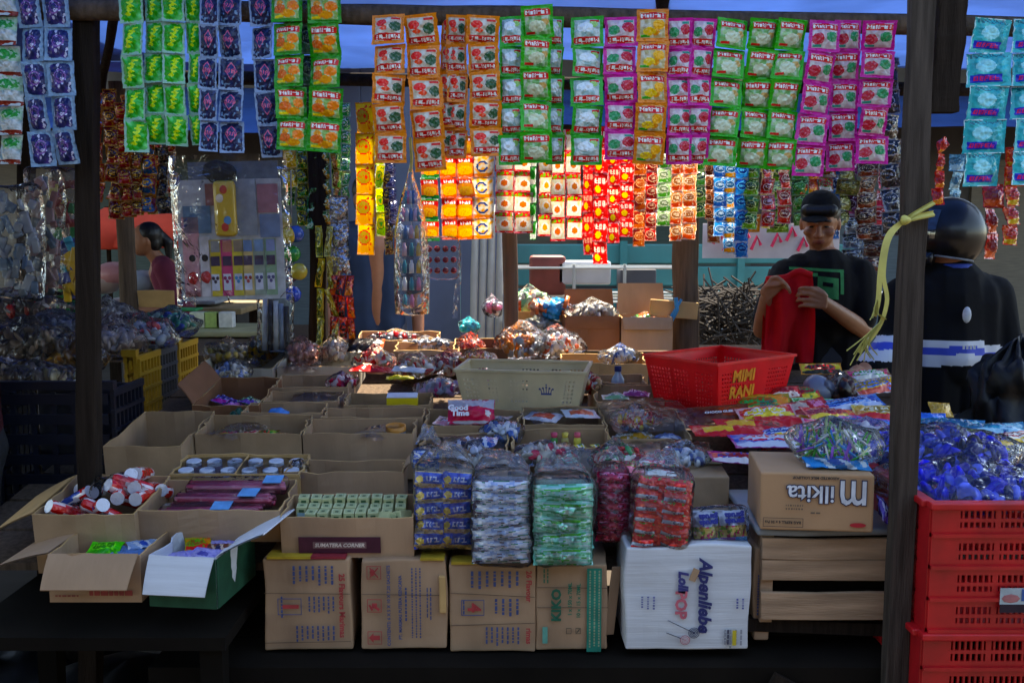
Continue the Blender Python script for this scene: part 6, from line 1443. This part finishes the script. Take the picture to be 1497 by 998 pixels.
# ---- helmeted person
HY=3.75
hm=thing('person','person in a black jacket with white and blue bands and a black helmet','person',(P(1395,500,HY).x,HY,0)); ho=Vector(hm.location)
def Hh(u,v,dy=0): return P(u,v,HY+dy)-ho
hh=Hh(1386,350)
me=melt([('e',hh+Vector((0,0,-.02)),(.085,.09,.11)),('c',hh+Vector((0,0,-.08)),Hh(1388,430),.055,.06),('c',Hh(1300,500,-.05),Hh(1262,545,-.2),.04,.03)]+hand(Hh(1252,552,-.24),(-.7,-.6,-.2),(0,.2,-1),(.1,.8,-.3))
 +[('c',(x,.03,.9),(x*1.1,0,.48),.08,.055) for x in (-.09,.09)]+[('c',(x*1.1,0,.48),(x*1.15,.03,.08),.052,.038) for x in (-.09,.09)]+[('c',(x*1.15,.03,.05),(x*1.3,-.12,.035),.036,.03) for x in (-.09,.09)]+[('c',Hh(1388,430),(0,.03,.9),.11,.1)],.008,4); me.materials.append(SKIN); link('body',me,hm)
jp=[('c',Hh(1335,432),Hh(1445,432),.074,.074),('c',Hh(1388,425),Hh(1390,520),.135,.145),('c',Hh(1362,440),Hh(1358,600),.115,.12),('c',Hh(1418,440),Hh(1415,600),.115,.12),
 ('c',Hh(1322,430),Hh(1308,500,-.03),.075,.07),('c',Hh(1308,500,-.03),Hh(1275,540,-.16),.066,.055),('c',Hh(1455,432),Hh(1472,520,-.02),.066,.062),('c',Hh(1472,520,-.02),Hh(1468,600,-.1),.06,.05)]
jk=melt(jp,.009,4); wrinkle(jk,.009,9,1,(1,1,.55))
def band(p):
    v=499+F*math.tan(math.atan2(CAMZ-(p.z),HY+p.y)-PITCH); u=748.5+F*(p.x+ho.x)/((HY+p.y)/math.cos(PITCH))
    lo=505 if u>1440 or u<1312 else 497
    if u<1312: lo=490
    if lo<v<lo+10 or lo+21<v<lo+38: return 1
    if lo+10<=v<=lo+21: return 2
    return 0
setmats(jk,[mat('black_nylon',C('0b0c10'),.85,spec=.15,var=.2,bump=.5,bscale=25),mat('white_band',C('b8bcc4'),.6,var=.1),mat('blue_band',C('1c3aa8'),.6,var=.1)],band); link('jacket',jk,hm)
part('chest_patch',MB().ball(Hh(1386,455)+Vector((0,-.158,0)),(.016,.012,.030),6,mat=None),ink('b8bcc0'),hm,True,rot=(0,0,0))
for k in range(4): part('jacket_label',MB().box(Hh(1380+k*5,500)+Vector((0,-.168,0)),(.008,.001,.014)),ink('c0c0c0'),hm)
part('collar',MB().lathe([(.075,0),(.07,.03),(.062,.035),(.066,0)],16),ink('22367a'),hm,True,loc=Hh(1388,425)+Vector((0,-.02,.07)))
tj=melt([('c',(-.09,.03,.92),(-.10,.0,.48),.11,.08),('c',(-.10,0,.48),(-.105,.03,.1),.08,.07),('c',(.09,.03,.92),(.10,.0,.48),.11,.08),('c',(.10,0,.48),(.105,.03,.1),.08,.07),('c',(-.06,.03,.93),(.06,.03,.93),.13,.13)],.013,3); tj.materials.append(mat('black_denim',C('12141a'),.85)); link('trousers',tj,hm)
# helmet: open-face shell turned to the left
HG=mat('helmet_gloss',C('0a0a0c'),.3,spec=.35,coat=.15,var=0); GLS=mat('visor',C('101418'),.05,spec=.8,coat=1,var=0)
he=MB()
def shell(u,v):
    a=2*math.pi*u; b=math.pi*(.02+.70*v); r=.128
    x=r*1.06*math.sin(b)*math.cos(a); y=r*.95*math.sin(b)*math.sin(a); z=r*1.08*math.cos(b)
    if z<-.05: x*=1-.6*(-.05-z); y*=1-.6*(-.05-z)
    return Vector((x,y,z))
he.grid(shell,40,26); he.grid(lambda u,v:shell(1-u,v)*.93,24,14); he.grid(lambda u,v:shell(u,1)*(1-.07*v),40,1)
hl=part('helmet',he,HG,hm,True,loc=hh+Vector((0,0,.02)),rot=(0,R(8),0))
vs=MB(); vs.grid(lambda u,v:shell(.36+.28*u,.42+.36*v)*1.03,20,12); vs.grid(lambda u,v:shell(.64-.28*u,.42+.36*v)*1.015,20,12); part('visor',vs,GLS,hl,True)
part('rim_trim',MB().tube([shell(i/40,1)*1.0 for i in range(41)],.005,6),ink('6a6e74'),hl,True)
part('chin_guard',MB().tube([shell(.36+.28*i/12,.98)*1.03+Vector((0,0,-.015)) for i in range(13)],.028,8),HG,hl,True)
# ---- background people
def simple_person(label,u,v,Y,shirt,legs,yaw,sc_=1.0,lean=0,hairlong=False,reach=None):
    """standing adult, v = row of the eyes"""
    e=P(u,v,Y); k=e.z/1.52*sc_; t=thing('person',label,'person',(e.x,Y,0),(0,0,yaw)); t.scale=(k,k,k)
    L=lambda x,y,z:Vector((x,y-lean*max(0,z-.95),z))
    hd=L(0,-.02,1.53); pr=[('e',hd,(.074,.092,.112)),('e',hd+Vector((0,-.03,-.06)),(.055,.06,.055)),('c',hd+Vector((0,-.082,.0)),hd+Vector((0,-.10,-.03)),.009,.013),('e',hd+Vector((.076,.01,-.01)),(.01,.017,.03)),('e',hd+Vector((-.076,.01,-.01)),(.01,.017,.03)),('c',hd+Vector((0,.02,-.06)),L(0,.02,1.36),.048,.055),('c',L(0,.02,1.3),L(0,.02,.95),.11,.11)]
    arms=[]
    for s_ in (-1,1):
        a,b=L(s_*.18,.02,1.33),L(s_*.23,.0,1.06); c=(L(s_*.20,-.10,.84) if not reach else L(s_*.12,-.30,1.05)); arms+=[(a,b,c)]
        pr+=[('c',a,b,.045,.038),('c',b,c,.038,.026)]; d=(c-b).normalized(); pr+=hand(c+d*.045,d,(0,1,0) if not reach else (s_,0,0),(-s_,0,0) if not reach else (0,0,-1))
        pr+=[('c',(s_*.085,.02,.9),(s_*.095,0,.48),.078,.055),('c',(s_*.095,0,.48),(s_*.1,.03,.08),.052,.037),('c',(s_*.1,.03,.05),(s_*.11,-.12,.035),.036,.03)]
    me=melt(pr,.0095,4); me.materials.append(SKIN); link('body',me,t)
    hp_=[('e',hd+Vector((0,.028,.035)),(.084,.092,.09)),('e',hd+Vector((0,.055,-.02)),(.072,.055,.075))]
    if hairlong: hp_+=[('c',hd+Vector((0,.10,.03)),hd+Vector((0,.15,-.02)),.035,.035),('c',hd+Vector((0,.15,-.02)),hd+Vector((0,.15,-.17)),.034,.015)]
    me=melt(hp_,.009,3); me.materials.append(HAIR); link('hair',me,t)
    pr=[('c',L(-.12,.02,1.35),L(.12,.02,1.35),.068,.068),('c',L(-.06,.02,1.28),L(-.055,.02,.92),.105,.115),('c',L(.06,.02,1.28),L(.055,.02,.92),.105,.115)]
    for a,b,c in arms: pr+=[('c',a,a.lerp(b,.8),.062,.056)]
    me=melt(pr,.011,3); wrinkle(me,.007,11,2); me.materials.append(mat('shirt_'+shirt,C(shirt),.9,spec=.2,var=.12)); link('shirt',me,t)
    me=melt([('c',(s_*.085,.03,.93),(s_*.095,.0,.48),.10,.072) for s_ in (-1,1)]+[('c',(s_*.095,0,.48),(s_*.1,.03,.1),.072,.062) for s_ in (-1,1)]+[('c',(-.06,.03,.94),(.06,.03,.94),.115,.115)],.012,3); me.materials.append(mat('legs_'+legs,C(legs),.85,var=.15)); link('trousers',me,t)
    return t
simple_person('girl with a ponytail in a maroon top working at the left background table',262,352,6.6,'6a2a3c','2a3f7a',R(-70),lean=.35,hairlong=True,reach=True)
simple_person('person in a navy shirt and jeans half hidden behind the yellow snack strip',541,292,5.2,'2e3e58','5a6474',R(25))
simple_person('person in a dark red sleeve cut off by the left edge of the frame',-84,440,2.7,'3c0e16','0c0d11',R(-60),sc_=1.12)
